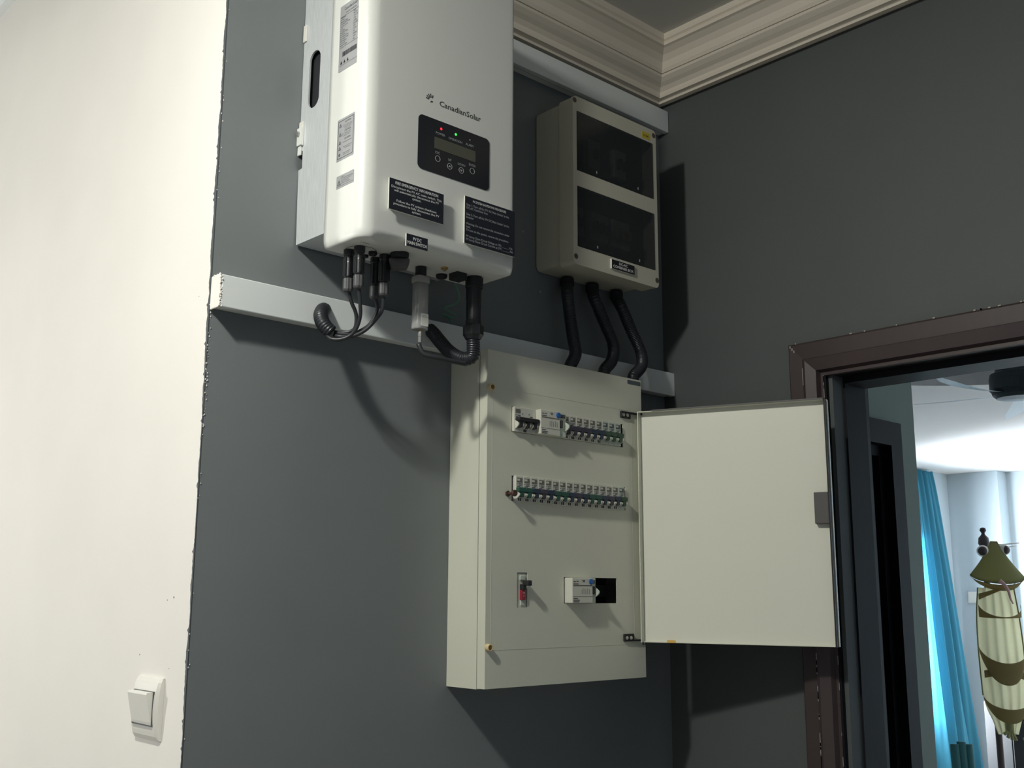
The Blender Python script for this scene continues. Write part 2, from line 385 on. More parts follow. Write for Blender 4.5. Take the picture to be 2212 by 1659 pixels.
# ceiling fan
fan = thing('ceiling_fan', 'ceiling fan with a dark stepped hub and pale curved blades, beyond the doorway', 'fan', (FX, FYc, HF+.30))
lathe_obj('hub', (FX, FYc, 0), [(.03, 3.118), (.03, 2.80), (.055, 2.795), (.06, 2.735), (.085, 2.73), (.09, 2.70), (.112, 2.69), (.118, 2.665), (.118, 2.615), (.110, 2.605), (.106, 2.590), (.09, 2.575), (.02, 2.57)], K['fanhub'], fan, seg=40)
def fan_blade(ang, droop, wd, curl, tilt):
    bm = bmesh.new(); n = 20; a = math.radians(ang); d = Vector((math.cos(a), math.sin(a), 0)); s = Vector((-math.sin(a), math.cos(a), 0))
    ra = []; rb = []
    for i in range(n+1):
        t = i/n; r = .10+.48*t; wdt = wd*(.50+.75*math.sin(PI*min(1, t*1.0))**.8)*(1-max(0, t-.70)*3.1); wdt = max(.004, wdt)
        cz = 2.60-droop*t+curl*t*t; off = .15*t*t
        q = Vector((FX, FYc, cz))+d*r+s*off; vv = (s*math.cos(tilt)+Vector((0, 0, 1))*math.sin(tilt))
        ra.append(bm.verts.new(q-vv*wdt)); rb.append(bm.verts.new(q+vv*wdt))
    for i in range(n): bm.faces.new((ra[i], ra[i+1], rb[i+1], rb[i]))
    bmesh.ops.solidify(bm, geom=bm.faces[:], thickness=.013)
    return new('blade', bm, K['fan'], fan, smooth=False)
for ang, droop, curl, tilt in ((153, .0, .03, -.20), (84, .0, .0, -.12), (14, .03, -.01, -.24), (-58, .0, .0, -.20), (-128, .0, .0, -.20)): fan_blade(ang, droop, .050, curl, tilt)

# curtain
def curtain():
    bm = bmesh.new(); nu, nv = 90, 24; g = []
    for j in range(nv+1):
        v = j/nv; z = 2.80-2.78*v; x1 = 7.84+.50*v**.8; x0 = 7.40+.05*v; row = []
        for i in range(nu+1):
            u = i/nu; x = x0+(x1-x0)*u; amp = .024+.045*v
            y = 3.20-.04*v+amp*math.sin(u*27+.8*math.sin(v*3))+.012*math.sin(u*91+v*2)
            row.append(bm.verts.new((x, y, z)))
        g.append(row)
    for j in range(nv):
        for i in range(nu): bm.faces.new((g[j][i], g[j][i+1], g[j+1][i+1], g[j+1][i]))
    return new('curtain', bm, K['curtain'], None, smooth=True)
tag(curtain(), 'long teal curtain hanging from the ceiling in the bright room', 'curtain')
# wall outlet on the far wall
t = thing('wall_outlet', 'pale double wall plate on the blue far wall beside the organizer', 'outlet', (8.3050, 3.1490, 1.6285))
X8 = 8.3098
box('plate', (X8-.010, X8, 2.960, 3.155, 1.600, 1.705), K['white_plastic'], t, .003)
box('socket_module', (X8-.0125, X8-.0101, 2.966, 3.055, 1.607, 1.698), K['white_plastic'], t, .001)
box('socket_module', (X8-.0125, X8-.0101, 3.060, 3.149, 1.607, 1.698), K['white_plastic'], t, .001)

# hanging frog organizer on a coat stand (distance about 6.5 m)
def K3(p): return Vector(p)
oc = Vector((4.8730, 1.4073, 1.6365)); rdir = (r2 - Vector((0, 0, r2.z))).normalized(); fdir = Vector((-rdir.y, rdir.x, 0))  # rdir to the right as one stands facing it, fdir away
def oq(dx, dz, df=0): return oc + rdir*dx + Vector((0, 0, dz)) + fdir*df
cs = thing('coat_stand', 'dark turned coat stand with a ball finial behind the frog organizer', 'coat stand', tuple(Vector((oq(.01, 0, .10).x, oq(.01, 0, .10).y, 0))))
b0 = oq(-.012, 0, .10)
def ax(z): return (b0.x, b0.y, z)
zt = oq(0, .455).z
lathe_obj('pole', (b0.x, b0.y, 0), [(.02, .03), (.018, zt-.14), (.018, zt-.13), (.034, zt-.10), (.030, zt-.065), (.012, zt-.045), (.010, zt-.035), (.02, zt-.02), (.016, zt-.005), (.004, zt)], K['brownwood'], cs, seg=16, smooth=True)
for k in range(4):
    a = k*PI/2+.4; tube_obj('foot', [(b0.x, b0.y, .12), (b0.x+.14*math.cos(a), b0.y+.14*math.sin(a), .09), (b0.x+.24*math.cos(a), b0.y+.24*math.sin(a), .015)], .012, K['brownwood'], cs, 8, .02)
for zz, ln in ((-.105, .22), (-.125, .20)):
    p0 = Vector((b0.x, b0.y, zt+zz)); tube_obj('hook_arm', [tuple(p0), tuple(p0+rdir*ln*.5), tuple(p0+rdir*ln+Vector((0, 0, .01)))], .004, K['steel'], cs, 8, .02)
tube_obj('hook_arm', [tuple(Vector((b0.x, b0.y, zt-.42))+rdir*.0), tuple(Vector((b0.x, b0.y, zt-.40))+rdir*.10), tuple(Vector((b0.x, b0.y, zt-.33))+rdir*.19)], .004, K['steel'], cs, 8, .02)

og = thing('hanging_organizer', 'frog shaped fabric hanging organizer with olive head, cream pockets and webbed feet', 'organizer', tuple(oq(0, -.75)))
def sheet(name, fn, nu, nv, m, th=.006, parent=og):
    bm = bmesh.new(); g = [[bm.verts.new(fn(i/nu, j/nv)) for i in range(nu+1)] for j in range(nv+1)]
    for j in range(nv):
        for i in range(nu): bm.faces.new((g[j][i], g[j][i+1], g[j+1][i+1], g[j+1][i]))
    bmesh.ops.solidify(bm, geom=bm.faces[:], thickness=th); bmesh.ops.recalc_face_normals(bm, faces=bm.faces[:])
    return new(name, bm, m, parent, True)
def head(u, v):       # bell-shaped cap, v 0 top .. 1 rim
    a = PI*(u-.5)*1.0; hw = .022+.142*v**1.15
    x = hw*math.sin(a); f = -.10*v*math.cos(a)
    sag = .055*v*v*(math.cos(a)-.55)
    return oq(x+.005, .365-.235*v-sag, f)
sheet('head', head, 28, 14, K['olive'])
def lip(u, v):
    a = PI*(u-.5); x = (.165-.022*v)*math.sin(a); f = -.102*math.cos(a)+.018*v
    return oq(x+.005, .130-.055*(math.cos(a)-.55)-.004-.028*v*(.3+math.cos(a)), f)
sheet('lower_lip', lip, 28, 3, K['khaki'])
for sx in (-1, 1):
    e = oq(.005+(.062 if sx > 0 else -.066), .312 if sx > 0 else .305, .012); bm = bmesh.new()
    bmesh.ops.create_uvsphere(bm, u_segments=20, v_segments=12, radius=.036, matrix=Matrix.Translation(e)); ey = new('eye', bm, K['white_plastic'], og, True)
    bm = bmesh.new(); bmesh.ops.create_uvsphere(bm, u_segments=16, v_segments=10, radius=.031, matrix=Matrix.Translation(e-fdir*.008+rdir*.004*sx)); new('pupil', bm, K['brownwood'], ey, True)
# body back sheet, pleated cream mesh
def back(u, v):
    hw = .110+.030*math.sin(PI*min(1, v*1.1))+(-.050*max(0, v-.82)/.18)
    x = (u-.5)*2*hw+.010*v; return oq(x, .085-.86*v, .02+.008*math.sin(u*30)*(1-.3*v))
sheet('body', back, 60, 20, K['creamf'])
def pocket(zc, h, hw, cut, m, depth=.07, name='pocket', flat=0):
    def fn(u, v):
        a = PI*(u-.5); x = hw*math.sin(a)*(1-.28*v*v*(1-flat)); top = -cut*math.cos(a)
        z = zc+top+(-(h*(.55+.45*math.cos(a)*(1-flat)+.45*flat))-top*.9)*v
        return oq(x+.008, z, -depth*math.cos(a)*(1-.25*v))
    return sheet(name, fn, 26, 10, m)
pocket(-.015, .075, .128, .075, K['khaki'], flat=1)
pocket(-.265, .215, .143, .095, K['khaki'], flat=.0)
pocket(-.55, .150, .138, .075, K['khaki'], flat=.0)
# printed straps, piping
def strap(p0, p1, wdt0, wdt1, m, th=.006):
    bm = bmesh.new(); a = Vector(p0); b = Vector(p1); n = Vector((0, 0, 1))
    vs = [a-n*wdt0, b-n*wdt1, b+n*wdt1, a+n*wdt0]; f = [bm.verts.new(v) for v in vs]; bm.faces.new(f)
    bmesh.ops.solidify(bm, geom=bm.faces[:], thickness=th); bmesh.ops.recalc_face_normals(bm, faces=bm.faces[:]); return bm
new('strap', strap(oq(-.118, .030, -.01), oq(.01, .075, -.03), .018, .008, K['khaki']), K['khaki'], og)
new('strap', strap(oq(-.118, -.425, -.01), oq(.01, -.41, -.03), .022, .014, K['khaki']), K['khaki'], og)
new('strap', strap(oq(.01, -.41, -.03), oq(.135, -.44, -.01), .014, .024, K['khaki']), K['khaki'], og)
for sx in (-1, 1):
    tube_obj('piping', [tuple(oq(sx*.110+.0, .085, .012)), tuple(oq(sx*.130, -.10, .012)), tuple(oq(sx*.138+.005, -.35, .012)), tuple(oq(sx*.135+.008, -.55, .012))], .004, K['olive'], og, 6, .03)
tube_obj('tongue', [tuple(oq(-.03, .125, -.115)), tuple(oq(-.005, .100, -.125)), tuple(oq(.018, .060, -.12)), tuple(oq(.030, .020, -.11)), tuple(oq(.045, -.010, -.105))], lambda i: max(.004, .012-.0004*i), K['pink'], og, 10, .008)
def leg(x0, zfoot):
    bm = bmesh.new(); P = resample(smooth_path([tuple(oq(x0, -.70, .0)), tuple(oq(x0-.002, zfoot+.06, -.005)), tuple(oq(x0-.004, zfoot, -.01))]), .015)
    tube(bm, P, .024, 10)
    for k, (dx, dz) in enumerate(((-.045, -.012), (-.026, -.034), (0, -.046), (.024, -.050))):
        P = resample(smooth_path([tuple(oq(x0-.004+dx*.2, zfoot+.01, -.01)), tuple(oq(x0+dx*.7, zfoot+dz*.6, -.02)), tuple(oq(x0+dx, zfoot+dz, -.022))]), .008)
        tube(bm, P, .010, 8)
    return new('leg', bm, K['olive'], og, True)
leg(.012, -.755); leg(.125, -.785)
# pale garment piece and cabinet below
cf = Vector((5.6380, 1.7150, 0.9505)); t = thing('dark_cabinet', 'tall dark cabinet edge standing under the frog organizer', 'cabinet', (cf.x, cf.y, 0))
def cab(name, items, m):
    bm = bmesh.new()
    for it in items: bbox(bm, *it)
    for v in bm.verts: q = v.co.copy(); v.co = Vector((cf.x, cf.y, 0))+rdir*q.x+fdir*q.y+Vector((0, 0, q.z))
    return new(name, bm, m, t)
cab('carcass', [(0, .55, 0, .40, .06, cf.z, .006)], K['dark']); cab('plinth', [(.01, .54, .01, .39, 0, .0595)], K['dark'])
cab('door', [(.004, .273, -.018, -.0005, .08, cf.z-.01, .002)], K['dark']); cab('door', [(.277, .546, -.018, -.0005, .08, cf.z-.01, .002)], K['dark'])
gc = Vector((7.0462, 2.3233, 0.5527))
def shirt(u, v):
    a = PI*(u-.5); q = gc+rdir*((.02+.12*v**.7)*math.sin(a)+.01)-fdir*(.05*math.cos(a)-.01*math.sin(u*18)); q.z = gc.z-.62*v; return q
tag(sheet('garment', shirt, 24, 10, K['cloth'], .006, None), 'blue and white garment hanging behind the dark cabinet', 'garment')
pc = Vector((7.0185, 2.3366, 0.5989))
t = box('pink_box', (-.028, .030, 0, .03, -.026, .026), K['pink']); t.rotation_euler = (0, 0, math.atan2(rdir.y, rdir.x)); t.location = pc
tag(t, 'small pink box above the blue and white garment', 'box')
# teal chair
cc = Vector((3.9238, 1.2484, 0.8319)); ct = thing('velvet_chair', 'teal velvet chair with a rounded channelled back before the curtain', 'chair', (cc.x, cc.y, 0))
def cq(dx, z, df=0): v = cc+rdir*dx+fdir*df; return Vector((v.x, v.y, z))
zb = cc.z+.088
for k in range(3):
    x = -.036+k*.036; bm = bmesh.new()
    tube(bm, resample(smooth_path([tuple(cq(x, .46)), tuple(cq(x, zb-.2, -.01)), tuple(cq(x, zb-(.012 if k != 1 else .0), 0))]), .02), .0235, 12); new('back_channel', bm, K['teal'], ct, True)
bm = bmesh.new(); lathe(bm, cq(0, .40, -.20), [(.16, 0), (.2, .02), (.2, .07), (.17, .09)], seg=28); new('seat', bm, K['teal'], ct)
for dx, df in ((-.13, -.33), (.13, -.33), (-.13, -.07), (.13, -.07)): tube_obj('leg', [tuple(cq(dx*1.15, 0, df)), tuple(cq(dx, .2, df)), tuple(cq(dx*.9, .40, df))], .012, K['brownwood'], ct, 8, .05)

# ---------------------------------------------------------------- light switch on the white wall
ls = thing('light_switch', 'white rocker light switch on the bright left wall', 'light switch', (XE, .11, 1.51))
def curved_plate():
    bm = bmesh.new(); n = 14; A = []; y0, y1 = .0675, .1515; z0, z1 = 1.4655, 1.5535
    prof = []
    for i in range(n+1):
        t = i/n; z = z0+(z1-z0)*t; x = .0045+.0085*math.sin(PI*t)**.55 if 0 < t < 1 else .0045
        prof.append((x, z))
    pts = [(0.0003, z0)]+prof+[(0.0003, z1)]
    for y in (y0, y0+.004, y1-.004, y1):
        sc = 1 if y in (y0+.004, y1-.004) else .62
        A.append([bm.verts.new((XE-p[0]*sc, y, p[1])) for p in pts])
    for P, Q in zip(A, A[1:]):
        for i in range(len(pts)): j = (i+1) % len(pts); bm.faces.new((P[i], P[j], Q[j], Q[i]))
    bm.faces.new(A[0]); bm.faces.new(A[-1][::-1]); bmesh.ops.recalc_face_normals(bm, faces=bm.faces[:]); return new('plate', bm, K['white_plastic'], ls)
curved_plate()
bm = bmesh.new(); y0, y1 = .0755, .1405
pr = [(.004, 1.487), (.0136, 1.488), (.0150, 1.492), (.0235, 1.531), (.0225, 1.534), (.004, 1.534)]
a = [bm.verts.new((XE-p[0], y0, p[1])) for p in pr]; b = [bm.verts.new((XE-p[0], y1, p[1])) for p in pr]
for i in range(len(pr)): j = (i+1) % len(pr); bm.faces.new((a[i], a[j], b[j], b[i]))
bm.faces.new(a); bm.faces.new(b[::-1]); bmesh.ops.recalc_face_normals(bm, faces=bm.faces[:]); new('rocker', bm, K['white_plastic'], ls)
bm = bmesh.new(); plate(bm, rect(y0-.0009, y1+.0009, 1.486, 1.535), [rect(y0, y1, 1.4869, 1.5341)], 'X', XE-.0137, XE-.004); new('rocker_gap', bm, K['inkgrey'], ls)
# small marks on the white wall
bm = bmesh.new()
for (yy, zz, s) in ((0.0558, 1.6700, .0016), (0.0766, 1.6658, .0011), (0.1593, 1.5834, .0012), (0.0575, 1.5683, .0008), (0.0364, 2.1248, .001)): bmesh.ops.create_icosphere(bm, subdivisions=1, radius=s, matrix=Matrix.Translation((XE, yy, zz)))
x = new('paint_bumps', bm, K['sticker'], ws); x['kind'] = 'stuff'

# ---------------------------------------------------------------- trunking
def trunk(name, z0, z1, x0, label, endcap):
    t = thing(name, label, 'trunking', (x0, 0, z0))
    box('base', (x0, -.0005, -.024, -.0003, z0+.0025, z1-.0025), K['trunk'], t, .0008)
    bm = bmesh.new(); bbox(bm, x0+.0002, -.0005, -.030, -.0175, z0, z1, .0014); new('lid', bm, K['trunk'], t)
    box('lid_seam', (x0+.001, -.001, -.0173, -.0160, z0+.0012, z1-.0012), K['bluegrey'], t)
    if endcap:
        bm = bmesh.new(); n = 12
        bbox(bm, x0-.003, x0+.0, -.0295, -.0003, z0-.0005, z1+.001, .0015)
        for i in range(40): bmesh.ops.create_icosphere(bm, subdivisions=1, radius=random.uniform(.0008, .0020), matrix=Matrix.Translation((x0+random.uniform(-.003, .0015), -.0295+random.uniform(-.0006, .0006), random.uniform(z0, z1))))
        for i in range(14): bmesh.ops.create_icosphere(bm, subdivisions=1, radius=random.uniform(.001, .0022), matrix=Matrix.Translation((x0-.001+random.uniform(-.0015, .001), random.uniform(-.029, -.004), random.choice((z0+.0005, z1+.0005)))))
        new('end_filler', bm, K['white_wall'], t)
    return t
trunk('cable_trunking', 2.0965, 2.147, -1.0722, 'white cable trunking running along the wall under the inverter', True)
trunk('cable_trunking', 2.704, 2.7555, -.6000, 'white cable trunking fixed high under the plaster cornice', False)

# ---------------------------------------------------------------- inverter
iv = thing('solar_inverter', 'large cream solar inverter with black display panel and warning signs', 'inverter', (-.78, 0, 2.203))
XL, XR, YF, YB, ZB, ZT = -.935, -.622, -.188, -.088, 2.203, 2.742
def shell():
    pts = []   # (x, y, nx, ny, f)
    r = .026
    for i in range(9): t = i/8; pts.append((XL, YB+(YF+r-YB)*t, -1, 0, .006))
    for i in range(1, 9): a = math.radians(180+90*i/8); pts.append((XL+r+r*math.cos(a), YF+r+r*math.sin(a), math.cos(a), math.sin(a), .006))
    n = 44
    for i in range(1, n):
        t = i/n; x = XL+r+(XR-.007-XL-r)*t; d0 = x-(XL+r); d1 = (XR-.007)-x
        f = .006+.030*min(1, d0/.055)**.8*(1-.35*max(0, 1-d1/.20)); f = min(f, .006+.030*min(1, max(0, d1+.02)/.10))
        pts.append((x, YF, 0, -1, f))
    q = .007
    for i in range(0, 7): a = math.radians(270+90*i/6); pts.append((XR-q+q*math.cos(a), YF+q+q*math.sin(a), math.cos(a), math.sin(a), .0065))
    for i in range(1, 9): t = i/8; pts.append((XR, YF+q+(YB-YF-q)*t, 1, 0, .006))
    bm = bmesh.new(); rings = []
    for k in range(7):
        a = PI/2*k/6; rings.append([bm.verts.new((x-nx*f*(1-math.sin(a)), y-ny*f*(1-math.sin(a)), ZB+.016*(1-math.cos(a)))) for x, y, nx, ny, f in pts])
    for z in (2.30, 2.45, 2.6, ZT-.01, ZT): rings.append([bm.verts.new((x, y, z)) for x, y, nx, ny, f in pts])
    for A, B in zip(rings, rings[1:]):
        for i in range(len(A)-1): bm.faces.new((A[i], A[i+1], B[i+1], B[i])).smooth = True
    bm.faces.new(rings[0][::-1]); bm.faces.new(rings[-1])
    back = [bm.faces.new((A[-1], A[0], B[0], B[-1])) for A, B in zip(rings, rings[1:])]
    bmesh.ops.recalc_face_normals(bm, faces=bm.faces[:]); return new('cover', bm, K['cover'], iv)
shell()
# rear heat sink and mounting bracket
hb = plate_obj('mounting_bracket', [(-.0865, 2.2296), (-.0035, 2.2300), (-.0005, 2.3590), (-.0118, 2.3596), (-.0114, 2.3897), (-.0012, 2.3985), (-.0008, 2.745), (-.0865, 2.745)],
               [[(-.0378+.0165*math.cos(2*PI*k/28)*(1), 2.508+(.0165*math.sin(2*PI*k/28) if abs(math.sin(2*PI*k/28)) < 2 else 0)+(.034 if math.sin(2*PI*k/28) > 0 else -.034)) for k in range(28)]], 'X', -.9335, -.9305, K['alu'], iv)
box('fixing_tab', (-.9360, -.9337, -.0125, -.0008, 2.4140, 2.4420), K['white_plastic'], hb, .0006)
box('fixing_tab', (-.9395, -.9337, -.0135, -.0006, 2.3990, 2.4300), K['cover'], hb, .0008)
box('fixing_tab', (-.9370, -.9337, -.0095, -.0006, 2.3830, 2.3985), K['cover'], hb, .0008)
lathe_obj('bolt', (-.9396, -.0068, 2.4190), [(.0042, .0002), (.0042, -.0028), (.0034, -.0036)], K['steel'], hb, 'X', 6)
box('fixing_tab', (-.9362, -.9337, -.0105, -.0010, 2.586, 2.616), K['white_plastic'], hb, .0006)
box('heat_sink', (-.905, -.640, -.0870, -.010, 2.245, 2.75), K['dark'], iv)
bm = bmesh.new()
for i in range(14): x = -.925+i*.0028*7; bbox(bm, x, x+.003, -.0872, -.020, 2.25, 2.74)
new('cooling_fins', bm, K['dark'], iv)
plate_obj('bracket_bottom', rect(-.9303, -.640, -.0865, -.004), [], 'Z', 2.2298, 2.2325, K['alu'], iv)
# logo
lg = text('lettering', 'CanadianSolar', (-.7446, YF-.0002, 2.4600), .0890, .0098, K['print'], iv, bold=.014)
bm = bmesh.new(); lc = Vector((-.8060, YF-.0002, 2.4590))
for k, ang in enumerate((170, 148, 125, 100, 72)):
    a = math.radians(ang); d = Vector((math.cos(a), 0, math.sin(a))); s = Vector((-d.z, 0, d.x))*.00105
    p0 = lc+d*.0050; p1 = lc+d*(.0115-(.001 if k == 4 else 0)); bm.faces.new([bm.verts.new(v) for v in (p0-s, p1-s, p1+s, p0+s)])
arc = [lc+Vector((.0012+.0034*math.cos(a), 0, -.0036+.0034*math.sin(a))) for a in [math.radians(t) for t in range(40, 200, 16)]]
for p, q in zip(arc, arc[1:]):
    c0 = lc+Vector((.0012, 0, -.0036)); bm.faces.new([bm.verts.new(v) for v in (p, q, c0+(q-c0)*.42, c0+(p-c0)*.42)])
new('sun_emblem', bm, K['print'], iv)
# display panel
dp = plate_obj('display_panel', rrect(-.8315, -.6810, 2.3375, 2.4290, .0085, 6), [], 'Y', YF-.0010, YF+.001, K['disp'], iv)
yf = YF-.0012
plate_obj('screen', rect(-.7987, -.7118, 2.3795, 2.3990), [], 'Y', yf-.0002, yf+.0002, K['lcd'], dp)
for x, z, m in ((-.7854, 2.4161, 'led_r'), (-.7547, 2.4160, 'led_g'), (-.7243, 2.4156, 'dgrey')):
    lathe_obj('indicator_lamp', (x, YF-.0008, z), [(.0022 if m != 'dgrey' else .0011, 0), (.0021 if m != 'dgrey' else .001, -.0006), (.0012 if m != 'dgrey' else .0006, -.0011)], K[m if m != 'dgrey' else 'lprint'], dp, 'Y', 16)
for s, x, z, wd in (('POWER', -.7868, 2.4068, .0190), ('OPERATION', -.7555, 2.4055, .0290), ('ALARM', -.7250, 2.4063, .0170), ('ESC', -.7920, 2.3733, .0092), ('UP', -.7666, 2.3682, .0068), ('DOWN', -.7420, 2.3670, .0155), ('ENTER', -.7186, 2.3725, .0145)):
    text('lettering', s, (x, yf-.0001, z), wd, .0040, K['lprint'], dp, bold=.0)
for i, (x, z) in enumerate(((-.7916, 2.3630), (-.7666, 2.3570), (-.7421, 2.3570), (-.7185, 2.3625))):
    bm = bmesh.new(); plate(bm, [(x+.0052*math.cos(2*PI*k/28), z+.0052*math.sin(2*PI*k/28)) for k in range(28)], [[(x+.0045*math.cos(2*PI*k/28), z+.0045*math.sin(2*PI*k/28)) for k in range(28)]], 'Y', yf-.0004, yf)
    if i in (1, 2):
        s = 1 if i == 1 else -1; plate(bm, [(x-.0028, z-.0012*s), (x+.0028, z-.0012*s), (x, z+.0020*s)], [], 'Y', yf-.0004, yf)
    new('button', bm, K['lprint'], dp)
# signs on foam pads
def sign(x0, x1, z0, z1, items, name='warning_sign'):
    s = plate_obj(name, rect(x0, x1, z0, z1), [], 'Y', YF-.0100, YF-.0078, K['signedge'], iv)
    plate_obj('sign_face', rect(x0+.0004, x1-.0002, z0+.0004, z1-.0002), [], 'Y', YF-.0103, YF-.01005, K['sign'], s)
    box('foam_pad', (x0+.008, x1-.008, YF-.0077, YF+.0002, z0+.004, z1-.004), K['signedge'], s)
    for it in items: text('lettering', it[0], (it[1], YF-.0105, it[2]), it[3], it[4], K['wprint'] if len(it) < 7 else K['lprint'], s, bold=it[5], align=(it[6] if len(it) > 6 else 'CENTER'))
sign(-.8918, -.7848, 2.2512, 2.3015, [('FIRE EMERGENCY INFORMATION', -.8385, 2.2955, .0840, .0048, .02),
    ('Disconnect the PV AC main switch. This\nwill automatically disconnect the PV\nsystem.\n\nFollow the PV system shutdown\nprocedure to fully disconnect the PV\nsystem.', -.8385, 2.2722, .0985, .0370, .008)])
sign(-.8569, -.8152, 2.2000, 2.2203, [('PV DC\nMAIN SWITCH', -.8360, 2.2102, .0375, .0125, .025)])
sign(-.7410, -.6305, 2.2315, 2.3118, [('PV SYSTEM SHUTDOWN PROCEDURE', -.6875, 2.3055, .0730, .0042, .018),
    ("Step 1: Turn off the 'PV AC Main Switch' at the\nDC-AC Combiner Box\n\nStep 2: Turn off the 'PV DC Main Switch' at the\nInverter\n\nWarning: Do not remove the connectors under\nload.\nTo turn on the system, reverse the procedure.\n\nPV Array Open Circuit Voltage at STC ______ Vdc\nPV Array Short Circuit Current at STC ______ Adc", -.6862, 2.2677, .1035, .0640, .006, 'LEFT')])
# side stickers
def side_sticker(y0, y1, z0, z1): return plate_obj('rating_sticker', rrect(y1, y0, z0, z1, .0012, 3), [], 'X', XL-.0004, XL+.0002, K['sticker'], iv)
s = side_sticker(-.112, -.1625, 2.4894, 2.604); XS = XL-.0006
text('lettering', 'CanadianSolar', (XS, -.1425, 2.5960), .0370, .0050, K['inkgrey'], s, 'X', .01)
text('lettering', 'SOLAR INVERTER', (XS, -.1425, 2.5885), .0300, .0028, K['inkgrey'], s, 'X', .0)
text('lettering', 'Model Name\nDC Input\nMax. Input Voltage\nOperating MPPT Voltage\nMax. Input Current\nIsc PV\nAC Output\nRated Grid Voltage\nRated Power\nMax. Apparent Power\nMax. Output Current\nRated Frequency\nPower Factor\nIngress Protection', (XS, -.1275, 2.5585), .0270, .0520, K['inkgrey'], s, 'X', .0, 'LEFT')
text('lettering', '600V\n90-520V\n11A+11A\n17.2A\n1/N/PE\n220/230V\n5kW\n5.5kVA\n25A\n50/60Hz\n>0.99\nIP65', (XS, -.1560, 2.5585), .0120, .0520, K['inkgrey'], s, 'X', .0, 'LEFT')
bm = bmesh.new()
yy = -.1225
for i in range(26):
    wd = random.choice((.0005, .0009, .0013)); bm.faces.new([bm.verts.new(v) for v in ((XS, yy, 2.5135), (XS, yy-wd, 2.5135), (XS, yy-wd, 2.5215), (XS, yy, 2.5215))]); yy -= wd+random.choice((.0004, .0007))
for zz in (2.5305, 2.5840, 2.4990): bm.faces.new([bm.verts.new(v) for v in ((XS, -.1135, zz), (XS, -.1645, zz), (XS, -.1645, zz+.0004), (XS, -.1135, zz+.0004))])
for k in range(3):
    y0 = -.117-k*.0090; bm.faces.new([bm.verts.new(v) for v in ((XS, y0, 2.5015), (XS, y0-.0055, 2.5015), (XS, y0-.00275, 2.5075))])
x = new('barcode', bm, K['ink'], s); x['kind'] = 'stuff'
def warn_tri(bm, y, z, h, x=None):
    x = XS if x is None else x; o = [(y+h*.6, z), (y-h*.6, z), (y, z+h)]; i = [(y+h*.36, z+h*.13), (y-h*.36, z+h*.13), (y, z+h*.76)]
    plate(bm, o, [i], 'X', x-.0001, x); plate(bm, rect(y-h*.05, y+h*.05, z+h*.2, z+h*.6), [], 'X', x-.0001, x)
s = side_sticker(-.1165, -.1630, 2.3370, 2.4068)
bm = bmesh.new(); plate(bm, rect(-.1610, -.1188, 2.3405, 2.4032), [rect(-.1602, -.1196, 2.3413, 2.4024)], 'X', XS-.0001, XS)
for z in (2.3925, 2.3775, 2.3640, 2.3545): warn_tri(bm, -.1250, z, .0062)
plate(bm, [(-.1245+.0025*math.cos(2*PI*k/16), 2.3465+.0025*math.sin(2*PI*k/16)) for k in range(16)], [], 'X', XS-.0001, XS)
new('pictogram', bm, K['inkgrey'], s)
for z in (2.3985, 2.3840, 2.3705): text('lettering', 'CAUTION', (XS, -.1450, z), .0170, .0030, K['inkgrey'], s, 'X', .02)
text('lettering', 'Risk of electric shock\nfrom energy stored in\ncapacitor. Do not\nremove cover.', (XS, -.1450, 2.3905), .0240, .0078, K['inkgrey'], s, 'X', .0)
text('lettering', 'Risk of electric shock.\nAC and DC sources\nterminate inside.', (XS, -.1420, 2.3780), .0260, .0062, K['inkgrey'], s, 'X', .0)
text('lettering', 'Hot surface. Do not touch.', (XS, -.1450, 2.3655), .0250, .0020, K['inkgrey'], s, 'X', .0)
text('lettering', 'Remains energised for 5 min\nafter disconnection.', (XS, -.1460, 2.3565), .0230, .0044, K['inkgrey'], s, 'X', .0)
text('lettering', 'Read the manual\nbefore service.', (XS, -.1440, 2.3462), .0190, .0044, K['inkgrey'], s, 'X', .0)
s = side_sticker(-.1190, -.1655, 2.2915, 2.3120)
bm = bmesh.new(); warn_tri(bm, -.1265, 2.2965, .0085); plate(bm, rect(-.1645, -.120, 2.2945, 2.2948), [], 'X', XS-.0001, XS); new('pictogram', bm, K['inkgrey'], s)
text('lettering', 'WARNING\nThe DC conductors of this photovoltaic\nsystem are ungrounded and may be\nenergised. Earth fault alarm\nwill operate on insulation failure.', (XS, -.1475, 2.3030), .0310, .0130, K['inkgrey'], s, 'X', .0, 'LEFT')
# underside
def outline(cx, cy, hx, hy, rot=0):
    bm = bmesh.new(); f = []
    for sc in (1, .0): pass
    o = [(cx+(p[0])*math.cos(rot)-(p[1])*math.sin(rot), cy+p[0]*math.sin(rot)+p[1]*math.cos(rot)) for p in rrect(-hx, hx, -hy, hy, min(hx, hy)*.98, 8)]
    i = [(cx+(p[0])*math.cos(rot)-(p[1])*math.sin(rot), cy+p[0]*math.sin(rot)+p[1]*math.cos(rot)) for p in rrect(-hx+.0007, hx-.0007, -hy+.0007, hy-.0007, min(hx, hy)*.97, 8)]
    plate(bm, o, [i], 'Z', ZB-.0003, ZB+.0002); return new('printed_outline', bm, K['ink'], iv)
outline(-.888, -.1225, .0240, .0235); outline(-.836, -.1225, .0240, .0235)
def plug(x, y, r, h, name='blanking_plug'): return lathe_obj(name, (x, y, ZB), [(r, .001), (r, -h*.6), (r*.86, -h), (r*.3, -h)], K['blackm'], iv)
plug(-.8700, -.1290, .0068, .0055); plug(-.8690, -.1085, .0045, .004); plug(-.7141, -.1081, .0095, .006)
lathe_obj('earth_nut', (-.7372, -.1440, ZB), [(.0062, .001), (.0062, -.003), (.003, -.003), (.003, -.006)], K['gold'], iv, seg=6)
